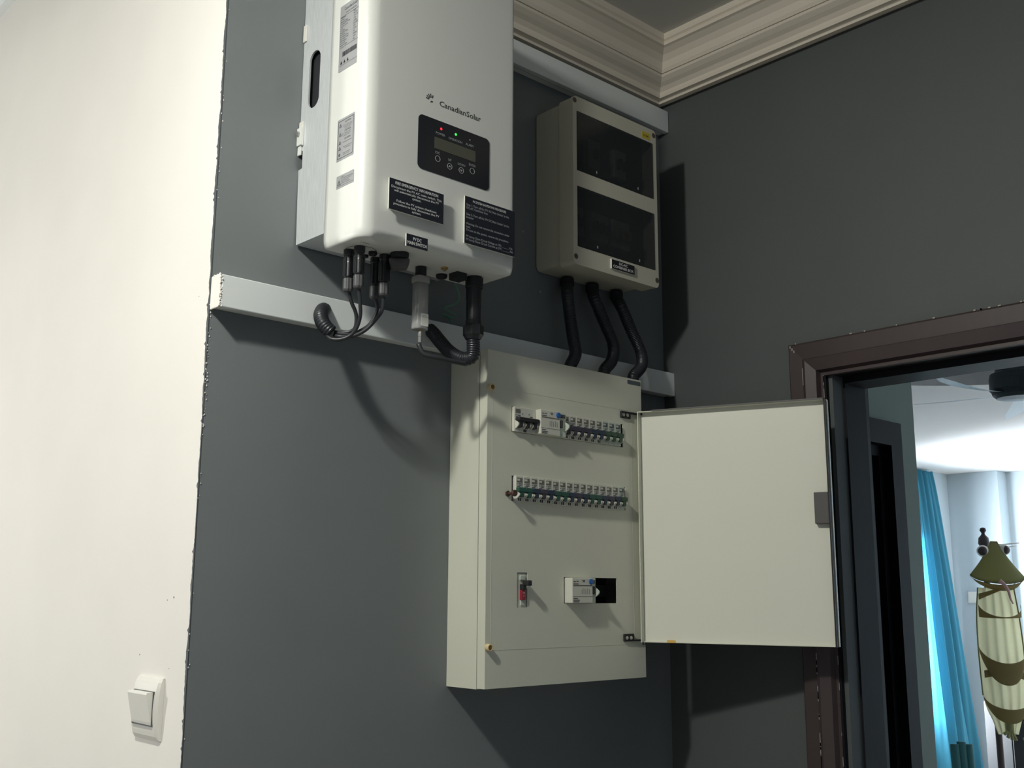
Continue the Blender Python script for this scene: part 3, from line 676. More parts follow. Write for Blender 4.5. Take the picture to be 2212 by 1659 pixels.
box('vent_block', (-.7100, -.6875, -.1440, -.1215, ZB-.0120, ZB+.001), K['blackm'], iv, .002)
text('lettering', 'COM', (-.905, -.158, ZB-.0002), .016, .004, K['inkgrey'], iv, 'Z')
# rotary isolator under the cover
rs = lathe_obj('rotary_switch', (-.8330, -.1490, ZB), [(.0150, .001), (.0150, -.0035), (.0135, -.008)], K['blackm'], iv, seg=24, rmod=lambda k: 1.08 if k % 6 < 3 else 1)
bm = bmesh.new(); bbox(bm, -.0165, .0165, -.0085, .0085, -.026, -.0075, .003)
for v in bm.verts:
    sc = 1-.35*max(0, (-v.co.z-.012)/.014); q = v.co.copy(); a = math.radians(-38); v.co = Vector((-.8330+(q.x*math.cos(a)-q.y*math.sin(a))*sc, -.1490+(q.x*math.sin(a)+q.y*math.cos(a)), ZB+q.z))
new('knob', bm, K['dgrey'], rs)

# wireless stick
wx, wy = -.7661, -.1186
wsx = thing('wireless_stick', 'silver wireless data stick with white label plugged under the inverter', 'wireless stick', (wx, wy, 2.203))
lathe_obj('plug_nut', (wx, wy, 2.2028), [(.0092, 0), (.0092, -.0165), (.0080, -.0185)], K['blackm'], wsx, seg=24)
def superell(name, levels, m, seg=32, par=wsx):
    bm = bmesh.new(); rings = []
    for hx, hy, z in levels:
        ring = []
        for k in range(seg):
            a = 2*PI*k/seg; c, s = math.cos(a), math.sin(a); ring.append(bm.verts.new((wx+hx*abs(c)**.62*(1 if c >= 0 else -1), wy+hy*abs(s)**.62*(1 if s >= 0 else -1), z)))
        rings.append(ring)
    for A, B in zip(rings, rings[1:]):
        for k in range(seg): bm.faces.new((A[k], A[(k+1) % seg], B[(k+1) % seg], B[k])).smooth = True
    bm.faces.new(rings[0][::-1]); bm.faces.new(rings[-1]); bmesh.ops.recalc_face_normals(bm, faces=bm.faces[:]); return new(name, bm, m, par)
superell('collar', [(.0128, .0115, 2.1860), (.0138, .0122, 2.1835), (.0138, .0122, 2.1770), (.0122, .0110, 2.1745)], K['stick2'])
sb = superell('shell', [(.0124, .0105, 2.1750), (.0124, .0105, 2.125), (.0128, .0108, 2.108), (.0128, .0108, 2.0990), (.0122, .0102, 2.0965)], K['stick'])
plate_obj('label_plate', rrect(wx-.0058, wx+.0088, 2.1015, 2.1225, .0015, 3), [], 'Y', wy-.01110, wy-.0104, K['signedge'], wsx)
text('lettering', 'S/N\nDATA LOGGER', (wx+.0015, wy-.01125, 2.1180), .0105, .0038, K['inkgrey'], wsx)
lathe_obj('antenna_pin', (wx-.0020, wy-.004, 2.0966), [(.0020, .001), (.0020, -.004)], K['gold'], wsx, seg=12)
lathe_obj('antenna_base', (wx-.0020, wy-.004, 2.0930), [(.0030, 0), (.0038, -.003), (.0040, -.008), (.0036, -.009), (.0036, -.0185)], K['steel'], wsx, seg=10)
tube_obj('antenna', [(wx-.0055, wy-.0045, 2.0725), (-0.7643, -0.1280, 2.0561), (-0.7436, -0.1380, 2.0516), (-0.7178, -0.1420, 2.0488), (-0.6888, -0.1440, 2.0481)], lambda i: .0040, K['cable'], wsx, 12, .004)

# solar plugs with leads, four
GRP = 'solar plugs under the inverter'
def solar(px, py, L, path, label, parent=None):
    t = thing('solar_plug', label, 'plug', (px, py, 2.203), GRP)
    r = .0078
    lathe_obj('socket', (px, py, 2.2028), [(r*1.12, 0), (r*1.12, -.008), (r*.98, -.010), (r*.98, -.019)], K['black'], t, seg=20)
    bm = bmesh.new(); lathe(bm, (px, py, 2.1836), [(r*.92, 0), (r*.96, -.002), (r*.96, -.024), (r*.80, -.026)], seg=20)
    for a in (20, 140, 200, 250, 320):
        q = math.radians(a); cx, cy = px+r*.9*math.cos(q), py+r*.9*math.sin(q); bbox(bm, cx-.0016, cx+.0016, cy-.0016, cy+.0016, 2.1605, 2.1895, .0005)
    new('housing', bm, K['black'], t)
    bm = bmesh.new(); lathe(bm, (px, py, 2.1570), [(r*.78, 0), (r*1.02, -.001), (r*1.02, -(L-.046)), (r*.80, -(L-.043)), (r*.5, -(L-.042))], seg=32, rmod=lambda k: 1.05 if k % 4 < 2 else .96); new('cap_nut', bm, K['capgrey'], t)
    tube_obj('lead', [(px, py, 2.203-L+.004)]+path, .0030, K['cable'], t, 10, .004)
    return t
mouth = (-0.8970, -0.0750, 2.0760)
solar(-.9020, -.1112, .0640, [(-0.8927, -0.1080, 2.1220), (-0.8813, -0.1050, 2.1053), (-0.8780, -0.1000, 2.0860), (-0.8818, -0.0920, 2.0793), (-0.8914, -0.0820, 2.0772), (-0.8999, -0.0740, 2.0786)], 'black solar plug nearest the aluminium bracket, leftmost of the four')
solar(-.9001, -.1367, .0640, [(-0.8926, -0.1320, 2.1150), (-0.8870, -0.1250, 2.0968), (-0.8863, -0.1150, 2.0796), (-0.8911, -0.1050, 2.0687), (-0.9012, -0.0950, 2.0629), (-0.9111, -0.0830, 2.0640), (-0.9132, -0.0740, 2.0712)], 'black solar plug with a grey cap, second from the bracket')
solar(-.8475, -.1060, .0640, [(-0.8412, -0.1050, 2.1202), (-0.8499, -0.1020, 2.0973), (-0.8653, -0.0970, 2.0827), (-0.8820, -0.0900, 2.0751), (-0.9011, -0.0760, 2.0766)], 'black solar plug third from the bracket, behind the rotary switch')
solar(-.8470, -.1290, .0640, [(-0.8435, -0.1220, 2.1165), (-0.8512, -0.1150, 2.0991), (-0.8650, -0.1080, 2.0815), (-0.8812, -0.0980, 2.0709), (-0.8976, -0.0880, 2.0691), (-0.9016, -0.0770, 2.0726)], 'black solar plug directly under the rotary switch, nearest the wireless stick')
# conduit stub out of the trunking for the leads
t = thing('flexible_conduit', 'short black corrugated conduit holding the solar leads at the trunking', 'conduit', (-0.8918, -0.0300, 2.1161))
corrugated('corrugated_sleeve', [(-0.8859, -0.0200, 2.1284), (-0.9019, -0.0400, 2.1185), (-0.9142, -0.0560, 2.1056), (-0.9166, -0.0660, 2.0921), (-0.9124, -0.0720, 2.0828), (-0.9062, -0.0760, 2.0764)], .0118, K['conduit'], t, pitch=.0038, open_end=False)

# AC gland and conduit
gx, gy = -.6643, -.1345
t = thing('cable_gland_conduit', 'thick black cable gland with corrugated conduit looping into the trunking', 'conduit', (gx, gy, 2.203))
lathe_obj('flange', (gx, gy, 2.2028), [(.0135, 0), (.0152, -.003), (.0152, -.017), (.0138, -.020)], K['blackm'], t, seg=32)
lathe_obj('barrel', (gx-.0010, gy, 2.1826), [(.0130, 0), (.0130, -.020), (.0124, -.0205), (.0124, -.0560), (.0132, -.0565), (.0132, -.062)], K['black'], t, seg=32)
lathe_obj('gland_nut', (gx-.0010, gy, 2.1204), [(.0140, 0), (.0175, -.004), (.0175, -.0185), (.0150, -.0220), (.0130, -.026)], K['black'], t, seg=8)
corrugated('corrugated_sleeve', [(gx-.001, gy, 2.0980), (-0.6604, -0.1280, 2.0699), (-0.6660, -0.1180, 2.0643), (-0.6745, -0.1050, 2.0683), (-0.6810, -0.0880, 2.0812), (-0.6850, -0.0700, 2.0997), (-0.6815, -0.0500, 2.1160), (-0.6698, -0.0220, 2.1312)], .0118, K['conduit'], t, pitch=.0038)
# green earth wire
tag(tube_obj('earth_wire', [(-0.6584, -0.0750, 2.2083), (-0.6467, -0.0700, 2.1966), (-0.6350, -0.0600, 2.1908), (-0.6308, -0.0500, 2.1835), (-0.6362, -0.0400, 2.1777), (-0.6428, -0.0300, 2.1750), (-0.6309, -0.0220, 2.1737), (-0.6081, -0.0180, 2.1692), (-0.6129, -0.0160, 2.1644), (-0.6285, -0.0140, 2.1671), (-0.6373, -0.0130, 2.1674), (-0.6225, -0.0120, 2.1660), (-0.6141, -0.0110, 2.1608), (-0.6109, -0.0100, 2.1538)], .0016, K['gwire'], None, 8, .003), 'thin curly green earth wire dangling under the inverter', 'wire')

# ---------------------------------------------------------------- combiner box
cb = thing('combiner_box', 'cream plastic combiner box with two smoked windows beside the inverter', 'electrical box', (-.27, 0, 2.30))
CX0, CX1, CZ0, CZ1 = -.3925, -.1440, 2.2990, 2.6360
def rbox(name, x0, x1, z0, z1, r, ys, m, parent, ins=None):
    bm = bmesh.new(); rings = []
    for y, inset in ys: rings.append([bm.verts.new((p[0], y, p[1])) for p in rrect(x0+inset, x1-inset, z0+inset, z1-inset, r, 5)])
    for A, B in zip(rings, rings[1:]):
        for k in range(len(A)): bm.faces.new((A[k], A[(k+1) % len(A)], B[(k+1) % len(A)], B[k]))
    bm.faces.new(rings[0][::-1]); bm.faces.new(rings[-1]); bmesh.ops.recalc_face_normals(bm, faces=bm.faces[:]); return new(name, bm, m, parent)
rbox('back_box', CX0+.0015, CX1-.0015, CZ0+.002, CZ1-.002, .010, [(-.0004, .002), (-.003, 0), (-.0690, 0)], K['combiner'], cb)
# lid: bevelled ring with window openings
wins = [(-.3835, -.1530, 2.4835, 2.6070), (-.3830, -.1525, 2.3295, 2.4520)]
bm = bmesh.new()
plate(bm, rrect(CX0-.0015, CX1+.0015, CZ0-.006, CZ1+.0015, .010, 5), [rect(*w_) for w_ in wins], 'Y', -.1080, -.1010)
new('lid', bm, K['combiner'], cb)
bm = bmesh.new()
plate(bm, rrect(CX0-.0012, CX1+.0012, CZ0-.0055, CZ1+.0012, .010, 5), [rrect(CX0+.004, CX1-.004, CZ0-.001, CZ1-.004, .008, 5)], 'Y', -.1008, -.0700)
new('lid_rim', bm, K['combiner'], cb)
box('inner_plate', (CX0+.006, CX1-.006, -.0745, -.0720, CZ0+.004, CZ1-.006), K['inside'], cb)
for i, (a, b, c, d) in enumerate(wins):
    wo = plate_obj('window_flap', rect(a+.0012, b-.0012, c+.0012, d-.0012), [], 'Y', -.1088, -.1064, K['window'], cb)
    for xx in (.24, .78):
        x = a+(b-a)*xx; box('catch', (x-.0012, x+.0012, -.1093, -.1089, c+.0075, c+.0125), K['lprint'], wo)
for x, z in ((-.3888, 2.6278), (-.1495, 2.6263), (-.3875, 2.3085), (-.1482, 2.3095)):
    lathe_obj('screw_cap', (x, -.1079, z), [(.0046, -.0004), (.0042, -.0008), (.0018, -.0006)], K['dgrey'], cb, 'Y', 16)
    lathe_obj('screw_recess', (x, -.1079, z), [(.0056, -.00015), (.0056, -.0003)], K['brass'], cb, 'Y', 20)
# breakers behind the smoked windows
def inner_breaker(x0, x1, z0, z1, tog, n, label):
    t = thing('breaker', label, 'breaker', ((x0+x1)/2, -.075, z0), 'breakers behind the smoked windows of the combiner box')
    box('case', (x0, x1, -.0885, -.0748, z0, z1), K['mcb'], t, .001)
    for k in range(n):
        xx = x0+(x1-x0)*(k+.5)/n; box('toggle', (xx-.0035, xx+.0035, -.1000, -.0888, (z0+z1)/2-.012, (z0+z1)/2+.008), tog, t, .001)
inner_breaker(-.330, -.296, 2.512, 2.572, K['blackm'], 1, 'breaker behind the left half of the upper smoked window')
inner_breaker(-.252, -.216, 2.512, 2.572, K['blackm'], 2, 'black toggled breaker behind the right half of the upper smoked window')
inner_breaker(-.378, -.345, 2.362, 2.420, K['blackm'], 2, 'breaker at the left end behind the lower smoked window')
inner_breaker(-.325, -.272, 2.362, 2.420, K['blackm'], 3, 'three pole breaker in the middle behind the lower smoked window')
inner_breaker(-.262, -.208, 2.362, 2.420, K['khaki'], 3, 'surge unit with three slim modules behind the lower smoked window')
s = plate_obj('box_label', rect(-.2903, -.2222, 2.3048, 2.3248), [], 'Y', -.1112, -.1081, K['signedge'], cb)
plate_obj('label_face', rect(-.2895, -.2222, 2.3050, 2.3235), [], 'Y', -.1115, -.11122, K['blackm'], s)
text('lettering', 'DC-AC\nCOMBINER BOX', (-.2558, -.1117, 2.3143), .0605, .0135, K['wprint'], s, bold=.03)
s = plate_obj('number_sticker', rect(-.1875, -.1615, 2.6115, 2.6260), [], 'Y', -.1083, -.10805, K['yellow'], cb)
text('lettering', '17-04', (-.1752, -.1085, 2.6180), .0165, .0048, K['ink'], s, bold=.02)
# three conduits down to the distribution board
ends = [((-0.3203, -0.0183, 2.2990), [(-0.3538, -0.0520, 2.2472), (-0.3423, -0.0480, 2.2034), (-0.3419, -0.0560, 2.1603), (-0.3453, -0.0640, 2.1309)], 'left corrugated conduit hanging from the combiner box'),
        ((-0.2529, -0.0237, 2.2990), [(-0.2722, -0.0500, 2.2539), (-0.2397, -0.0460, 2.2125), (-0.2221, -0.0520, 2.1711), (-0.2358, -0.0600, 2.1362)], 'middle corrugated conduit hanging from the combiner box'),
        ((-0.1791, -0.0234, 2.2990), [(-0.1927, -0.0500, 2.2543), (-0.1589, -0.0460, 2.2119), (-0.1354, -0.0500, 2.1707), (-0.1451, -0.0600, 2.1383)], 'right corrugated conduit hanging from the combiner box')]
last = [(-0.3616, -0.0660, 2.1053), (-0.2647, -0.0660, 2.1113), (-0.1773, -0.0660, 2.1115)]
for (p0, mid, lab), pl in zip(ends, last):
    t = thing('corrugated_conduit', lab, 'conduit', p0, 'conduits between combiner box and distribution board')
    P0 = Vector(p0); lathe_obj('gland', tuple(P0), [(.0125, -.001), (.0140, -.004), (.0140, -.016), (.0120, -.019)], K['blackm'], t, seg=20)
    pz = Vector(pl); pz2 = Vector((pz.x-.002, pz.y-.001, 2.0965))
    corrugated('corrugated_sleeve', [tuple(P0-Vector((0, 0, .017)))]+mid+[tuple(pz), tuple(pz2)], .0122, K['conduit'], t, pitch=.0036)

# ---------------------------------------------------------------- distribution board
db = thing('distribution_board', 'cream steel distribution board with its door open and rows of breakers', 'distribution board', (-.40, 0, 1.523))
PX0, PX1, PZ0, PZ1, PF = -.6022, -.1965, 1.5235, 2.0940, -.1005
# body: side, top, bottom, back
bm = bmesh.new(); plate(bm, rect(PX0+.001, PX1-.001, PZ0-.0015, PZ1-.001), [rect(PX0+.0035, PX1-.0035, PZ0+.001, PZ1-.0035)], 'Y', -.0780, -.0004); new('body', bm, K['panel'], db)
box('back_plate', (PX0+.004, PX1-.004, -.004, -.0005, PZ0+.0015, PZ1-.004), K['inside'], db)
slots = [rect(-.5455, -.2527, 1.9550, 2.0001), rect(-.5446, -.2480, 1.8343, 1.8784), rect(-.5307, -.5065, 1.6543, 1.7130), rect(-.4167, -.2757, 1.6606, 1.7063)]
NX = -.2055   # right edge of the lid inside the door recess
outer = [(PX0, PZ0), (PX1, PZ0), (PX1, 1.583), (NX, 1.583), (NX, 2.031), (PX1, 2.031), (PX1, PZ1), (PX0, PZ1)]
bm = bmesh.new(); plate(bm, outer, slots, 'Y', PF, PF+.0018); new('front_cover', bm, K['panel'], db)
bm = bmesh.new(); plate(bm, rect(PX0, PX1, PZ0, PZ1), [rect(PX0+.002, PX1-.002, PZ0+.002, PZ1-.002)], 'Y', PF+.0019, PF+.0195); new('cover_flange', bm, K['panel'], db)
bm = bmesh.new(); plate(bm, rect(PX0+.003, PX1-.003, PZ0+.003, PZ1-.003), [rect(PX0+.006, PX1-.006, PZ0+.006, PZ1-.006)], 'Y', PF+.0190, PF+.0235); new('cover_seam', bm, K['dgrey'], db)
box('din_rail', (-.59, -.21, -.045, -.038, 1.968, 1.990), K['steel'], db); box('din_rail', (-.59, -.21, -.045, -.038, 1.846, 1.868), K['steel'], db); box('din_rail', (-.59, -.21, -.045, -.038, 1.672, 1.694), K['steel'], db)
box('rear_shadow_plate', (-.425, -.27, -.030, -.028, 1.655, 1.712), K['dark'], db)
box('bump_trim', (NX-.0015, NX+.0, PF+.002, PF+.019, 1.583, 2.031), K['blackm'], db)
# faint embossed frame on the cover
bm = bmesh.new(); plate(bm, rect(-.5905, -.2275, 1.5850, 2.0290), [rect(-.5900, -.2280, 1.5855, 2.0285)], 'Y', PF-.0003, PF); new('embossed_frame', bm, K['panel'], db)
# cover fixings: cream knobs
for z in (2.0269, 1.5898):
    k = lathe_obj('fixing_knob', (-.5975, PF, z), [(.0062, 0), (.0062, -.007), (.0056, -.0085), (.0044, -.0085), (.0042, -.0070)], K['cream'], db, 'Y', 20)
    lathe_obj('fixing_screw', (-.5975, PF-.0069, z), [(.0040, 0), (.0038, -.0008), (.0016, -.0010)], K['brass'], k, 'Y', 16)
# protruding bolt
bt = lathe_obj('earth_stud', (-.5545, PF, 1.8462), [(.0028, 0), (.0028, -.0175)], K['rust'], db, 'Y', 14)
lathe_obj('nut', (-.5545, PF, 1.8462), [(.0052, 0), (.0052, -.0030)], K['rust'], bt, 'Y', 6)
lathe_obj('bolt_head', (-.5545, PF-.0170, 1.8462), [(.0056, 0), (.0060, -.0015), (.0052, -.0035), (.0030, -.0038)], K['rust'], bt, 'Y', 16)
# hinges
for z in (2.0190, 1.5975):
    h = box('hinge', (-.2605, -.2330, PF-.0045, PF, z-.0068, z+.0068), K['blackm'], db, .0012)
    for x in (-.2545, -.2430): lathe_obj('screw', (x, PF-.0046, z-.0005), [(.0036, 0), (.0034, -.0008), (.0012, -.0010)], K['steel'], h, 'Y', 14)
    box('hinge_arm', (-.2330, -.2045, PF-.0045, PF-.0010, z+.0035 if z > 1.8 else z-.0068, z+.0068 if z > 1.8 else z-.0040), K['blackm'], h)
s = plate_obj('maker_sticker', rrect(-.2368, -.1985, 2.0825, 2.0905, .001, 2), [], 'Y', PF-.0004, PF-.0001, K['bluegrey'], db)
# open door, hinged on the right
HX, HY = -.2075, -.1060
E1 = Vector((-.0795, -.4380, 0)); H1 = Vector((HX, HY, 0)); dd = (E1-H1); DL = dd.length; dd.normalize(); nn = Vector((dd.y, -dd.x, 0))
if nn.dot(Vector((-1.8, -1.46, 0))-H1) < 0: nn = -nn
DZ0, DZ1 = 1.5885, 2.0270
door = bpy.data.objects.new('door', None); C.objects.link(door); door.empty_display_size = .02; door.parent = db; door.location = Vector((HX, HY, DZ0))-db.location
def dbx(bm, a0, a1, n0, n1, z0, z1, bev=0):
    vs0 = len(bm.verts); before = set(bm.verts); bbox(bm, a0, a1, n0, n1, z0, z1, bev)
    for v in bm.verts:
        if v not in before: q = v.co.copy(); v.co = H1+dd*q.x+nn*q.y+Vector((0, 0, q.z))
def dobj(name, items, m, bev=0):
    bm = bmesh.new()
    for it in items: dbx(bm, *it, bev)
    bmesh.ops.recalc_face_normals(bm, faces=bm.faces[:]); return new(name, bm, m, door)
dobj('door_sheet', [(0, DL, -.0015, 0, DZ0, DZ1)], K['panel_in'])
dobj('flange', [(0, .0015, .0001, .0165, DZ0, DZ1)], K['panel'])
dobj('flange', [(.0016, DL-.002, .0001, .0160, DZ1-.0015, DZ1)], K['panel'])
dobj('flange', [(.0016, DL-.002, .0001, .0060, DZ0, DZ0+.0015)], K['panel'])
dobj('edge_gasket', [(DL-.0018, DL+.0010, -.0015, .0120, DZ0, DZ1)], K['blackm'])
dobj('edge_lip', [(DL+.0011, DL+.0030, -.0090, .0010, DZ0, DZ1)], K['panel'])
dobj('hem', [(.030, DL-.002, .0161, .0172, DZ1-.0010, DZ1+.0015)], K['dgrey'])
dobj('latch', [(DL-.0265, DL-.0010, .0002, .0130, 1.8020, 1.8585)], K['dgrey'], .0015)
dobj('amber_tag', [(.048, .064, .0062, .0070, DZ0, DZ0+.0050)], K['amber'])
dobj('hinge_pin', [(.0035, .0065, .0040, .0070, DZ1-.0060, DZ1-.0016)], K['blackm'])

# ---------------------------------------------------------------- breakers
MH = .0220
def mcb_parts(t, x, z, w, body, tog, first_strip=False):
    y0 = -.1060; hw = w/2-.0003
    box('case', (x-hw, x+hw, y0, -.046, z-MH, z+MH), body, t, .0006, 1)
    bm = bmesh.new()
    bbox(bm, x-hw*.72, x+hw*.72, y0-.0003, y0, z+.0105, z+.0185)
    new('brand_patch', bm, K['tprint'], t)
    bm = bmesh.new(); bbox(bm, x-hw*.66, x+hw*.10, y0-.0005, y0-.00031, z+.0135, z+.0170)
    new('patch_window', bm, body, t)
    bm = bmesh.new()
    for k, (a, b, zz) in enumerate(((-.7, -.45, .0080), (-.25, .7, .0085), (-.25, .6, .0060), (-.7, .2, .0040))): bbox(bm, x+hw*a, x+hw*b, y0-.0003, y0, z+zz-.0007, z+zz+.0005)
    p = new('small_print', bm, K['inkgrey'], t); p['kind'] = 'stuff'
    bm = bmesh.new()
    bbox(bm, x-w/2+.0001, x+w/2-.0001, y0-.0084, y0, z-.0066, z+.0016, .0014)
    bbox(bm, x-.0040, x+.0038, y0-.0078, y0, z-.0150, z-.006, .0008)
    new('toggle', bm, tog, t)
    for s in (-1, 1):
        bm = bmesh.new(); n = 10; pts = [(0, z-.0022)]
        for i in range(n+1): a = PI*(i/n)-PI/2; pts.append((.0075*math.cos(a)*1.0, z-.0090+.0068*-math.sin(a)*1.0))
        pts = [(0, z-.0045)]+[(.0086*math.sin(PI*i/n), z-.0045-.0130*i/n) for i in range(1, n)]+[(0, z-.0175)]
        plate(bm, [(y0-p[0], p[1]) for p in pts], [], 'X', x+s*.0068-.0010, x+s*.0068+.0010); new('fin', bm, body, t)
    bm = bmesh.new()
    bbox(bm, x-.0035, x-.0008, y0-.0003, y0, z-.0212, z-.0165); bbox(bm, x+.0008, x+.0034, y0-.0003, y0, z-.0212, z-.0165)
    new('rating_mark', bm, K['ink'], t)
def make_mcb(x, z, body, tog, label, group, w=.0177):
    t = thing('circuit_breaker', label, 'circuit breaker', (x, -.05, z), group); mcb_parts(t, x, z, w, body, tog); return t
def copy_thing(src, loc, label, togmat=None, bodymat=None, group=None):
    c = src.copy(); C.objects.link(c); c.location = loc; c['label'] = label
    if group: c['group'] = group
    for ch in src.children:
        d = ch.copy(); C.objects.link(d); d.parent = c
        mm = togmat if ch.name.startswith('toggle') else (bodymat if ch.name.startswith(('case', 'fin', 'patch_window')) else None)
        if mm: d.material_slots[0].link = 'OBJECT'; d.material_slots[0].material = mm
        if bodymat and ch.name.startswith(('brand_patch', 'rating_mark')): d.material_slots[0].link = 'OBJECT'; d.material_slots[0].material = K['inkgrey'] if ch.name.startswith('brand_patch') else bodymat
    return c
ordn = ['first', 'second', 'third', 'fourth', 'fifth', 'sixth', 'seventh', 'eighth', 'ninth', 'tenth', 'eleventh', 'twelfth', 'thirteenth', 'fourteenth', 'fifteenth', 'sixteenth']
cols = ['green', 'green', 'blue', 'purple', 'blue', 'green', 'green', 'blue', 'purple', 'blue', 'green', 'green', 'blue', 'purple', 'blue', 'dgreen']
z2 = 1.8563; x = -.5398+.00885
G2 = 'circuit breakers in the middle row of the board'
proto = None; wid = (-.2560+.5398)/16
for i, c in enumerate(cols):
    xc = -.5398+wid*(i+.5)
    lab = '%s toggled circuit breaker, %s from the left in the middle row' % ({'dgreen': 'dark green'}.get(c, c), ordn[i])
    if proto is None: proto = make_mcb(xc, z2, K['mcb'], K['t_'+c], lab, G2); continue
    dz = -.0008 if 5 <= i <= 13 else 0
    copy_thing(proto, (xc, -.05, z2+dz), lab, K['t_'+c], K['mcb2'] if i == 15 else None, G2)
G1 = 'circuit breakers in the top row of the board'
x1 = -.4238
for i in range(9):
    xc = x1+.0177*(i+.5) if i < 6 else x1+.0177*6+(.1599-.1062)/3*(i-6+.5)
    if i < 6: copy_thing(proto, (xc, -.05, 1.9775), '%s toggled circuit breaker, %s of the slim ones in the top row' % ('purple' if i < 4 else 'blue purple', ordn[i]), K['t_purple'] if i < 4 else K['t_blue'], None, G1)
    else: copy_thing(proto, (xc, -.05, 1.9775), 'pale circuit breaker with dark green toggle, %s from the right in the top row' % ('third', 'second', 'first')[i-6], K['t_dgreen'], K['mcb2'], G1)
# three pole main switch
t = thing('main_switch', 'three pole main switch with one wide black toggle, left end of the top row', 'main switch', (-.517, -.05, 1.9775))
zz = 1.9775; a, b = -.5440, -.4915
box('case', (a, b, -.1060, -.046, zz-MH+.0002, zz+MH), K['mcb'], t, .0006, 1)
bm = bmesh.new(); bbox(bm, a+.003, a+.0145, -.1063, -.106, zz+.011, zz+.0185); new('brand_patch', bm, K['tprint'], t)
bm = bmesh.new()
for q in ((a+.003, a+.005, .0080), (a+.007, a+.0145, .0078), (a+.004, a+.009, .0045), (a+.0105, a+.0145, .0050), (a+.0195, a+.0210, .0108), (a+.0345, a+.0360, .0112), (a+.038, a+.044, .0070)): bbox(bm, q[0], q[1], -.1063, -.106, zz+q[2]-.001, zz+q[2]+.0008)
p = new('small_print', bm, K['inkgrey'], t); p['kind'] = 'stuff'
bm = bmesh.new(); bbox(bm, a+.002, b-.001, -.1180, -.106, zz-.0040, zz+.0030, .0020)
for k in range(3): xx = a+.0088+.0175*k; bbox(bm, xx-.0036, xx+.0036, -.1150, -.106, zz-.0150, zz-.0035, .0008)
new('toggle', bm, K['t_black'], t)
for k in range(3):
    xx = a+.0088+.0175*k
    for s in (-1, 1):
        pts = [(0, zz-.0020)]+[(.0088*math.sin(PI*i/10), zz-.0020-.0150*i/10) for i in range(1, 10)]+[(0, zz-.0170)]
        bm = bmesh.new(); plate(bm, [(-.106-p_[0], p_[1]) for p_ in pts], [], 'X', xx+s*.0056-.0010, xx+s*.0056+.0010); new('fin', bm, K['mcb'], t)
bm = bmesh.new(); bbox(bm, a+.022, a+.025, -.1064, -.106, zz-.0215, zz-.0165); bbox(bm, a+.0262, a+.0288, -.1064, -.106, zz-.0215, zz-.0165); new('rating_mark', bm, K['ink'], t)
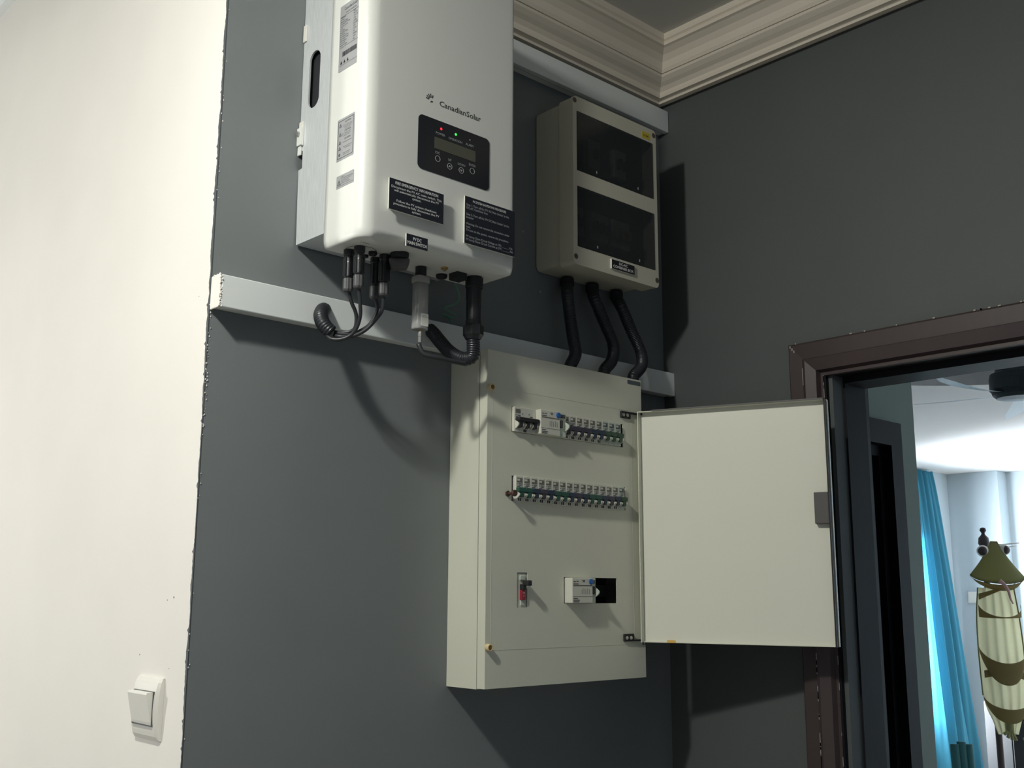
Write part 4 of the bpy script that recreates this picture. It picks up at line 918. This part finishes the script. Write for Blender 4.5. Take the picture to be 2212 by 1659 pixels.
# residual current devices
def rcd(a, b, zc, hz, label, sidew, mod_w):
    t = thing('residual_current_breaker', label, 'residual current breaker', ((a+b)/2, -.05, zc))
    box('case', (a, b, -.1180, -.046, zc-hz, zc+hz), K['mcb'], t, .0010, 1)
    bm = bmesh.new(); bbox(bm, a+.003, b-.003, -.1184, -.118, zc+hz*.36, zc+hz*.43); new('groove_line', bm, K['tprint'], t)
    bm = bmesh.new(); w_ = b-a
    for q in ((.06, .17, .70), (.20, .30, .72), (.06, .30, .52), (.48, .62, .80), (.52, .60, .70), (.06, .26, -.62), (.06, .36, -.76), (.06, .33, -.88), (.03, .97, -.48)): bbox(bm, a+w_*q[0], a+w_*q[1], -.1183, -.118, zc+hz*q[2]-(.0008 if q[2] != -.48 else .0002), zc+hz*q[2]+(.0006 if q[2] != -.48 else .0002))
    for k in range(5):
        xx = a+w_*(.46+.09*k); bbox(bm, xx, xx+.0006, -.1183, -.118, zc-hz*.30, zc+hz*(.18 if k % 2 else .10))
    p = new('small_print', bm, K['inkgrey'], t); p['kind'] = 'stuff'
    bx = b-.0052; lathe_obj('test_button', (bx, -.1178, zc+hz*.70), [(.0052, 0), (.0050, -.0022), (.0030, -.0030)], K['blue'], t, 'Y', 20)
    c = b+mod_w; box('switch_module', (b+.0002, c, -.1150, -.046, zc-hz, zc+hz), K['mcb2'], t, .0005, 1)
    box('toggle', (b+.0012, b+.0056, -.1195, -.1151, zc-hz*.30, zc+hz*.34), K['t_black'], t, .0012)
    pts = [(0, zc+hz*.25)]+[(.0105*math.sin(PI*i/10), zc+hz*.25-.0175*i/10) for i in range(1, 10)]+[(0, zc+hz*.25-.0175)]
    bm = bmesh.new(); plate(bm, [(-.1150-p_[0], p_[1]) for p_ in pts], [], 'X', c-.0028, c-.0002); new('fin', bm, K['mcb2'], t)
    bm = bmesh.new(); bbox(bm, b+.0012, c-.002, -.1153, -.115, zc+hz*.55, zc+hz*.85); new('module_print', bm, K['dgrey'], t)
rcd(-.4912, -.4420, 1.9775, .0222, 'residual current breaker with blue test button in the top row', .003, .0175)
rcd(-.4135, -.3600, 1.6834, .0222, 'residual current breaker with blue test button in the bottom opening', .003, .0105)
# lone switch in the small slot
t = thing('changeover_switch', 'single pole switch with black lever over red block in the narrow slot', 'switch', (-.5186, -.05, 1.6836))
box('case', (-.5296, -.5075, -.0990, -.046, 1.6545, 1.7120), K['mcb'], t, .0006, 1)
bm = bmesh.new(); bbox(bm, -.5225, -.5130, -.1010, -.0990, 1.6570, 1.6680, .0008); bbox(bm, -.5240, -.5120, -.1015, -.0990, 1.7000, 1.7085, .001); new('print_pad', bm, K['mcb2'], t)
box('rocker', (-.5235, -.5140, -.1050, -.0990, 1.6665, 1.6835), K['red'], t, .001)
text('lettering', '100\nA', (-.5188, -.1052, 1.6765), .0045, .0085, K['wprint'], t)
bm = bmesh.new(); bbox(bm, -.5235, -.5145, -.1080, -.0990, 1.6838, 1.6935, .001); bbox(bm, -.5215, -.5110, -.1180, -.1035, 1.6905, 1.7000, .0018); new('lever', bm, K['t_black'], t)
# paint overspray dots on the grey wall
bm = bmesh.new()
for (px, pz, py) in ((-0.3781, 2.2624, -0.0005), (-0.4251, 2.3757, -0.0005)): bmesh.ops.create_icosphere(bm, subdivisions=1, radius=.0012, matrix=Matrix.Translation((px, py, pz)) @ Matrix.Diagonal((.6, .3, 2, 1)))
x = new('paint_specks', bm, K['white_wall'], bpy.data.objects['wall_back']); x['kind'] = 'stuff'
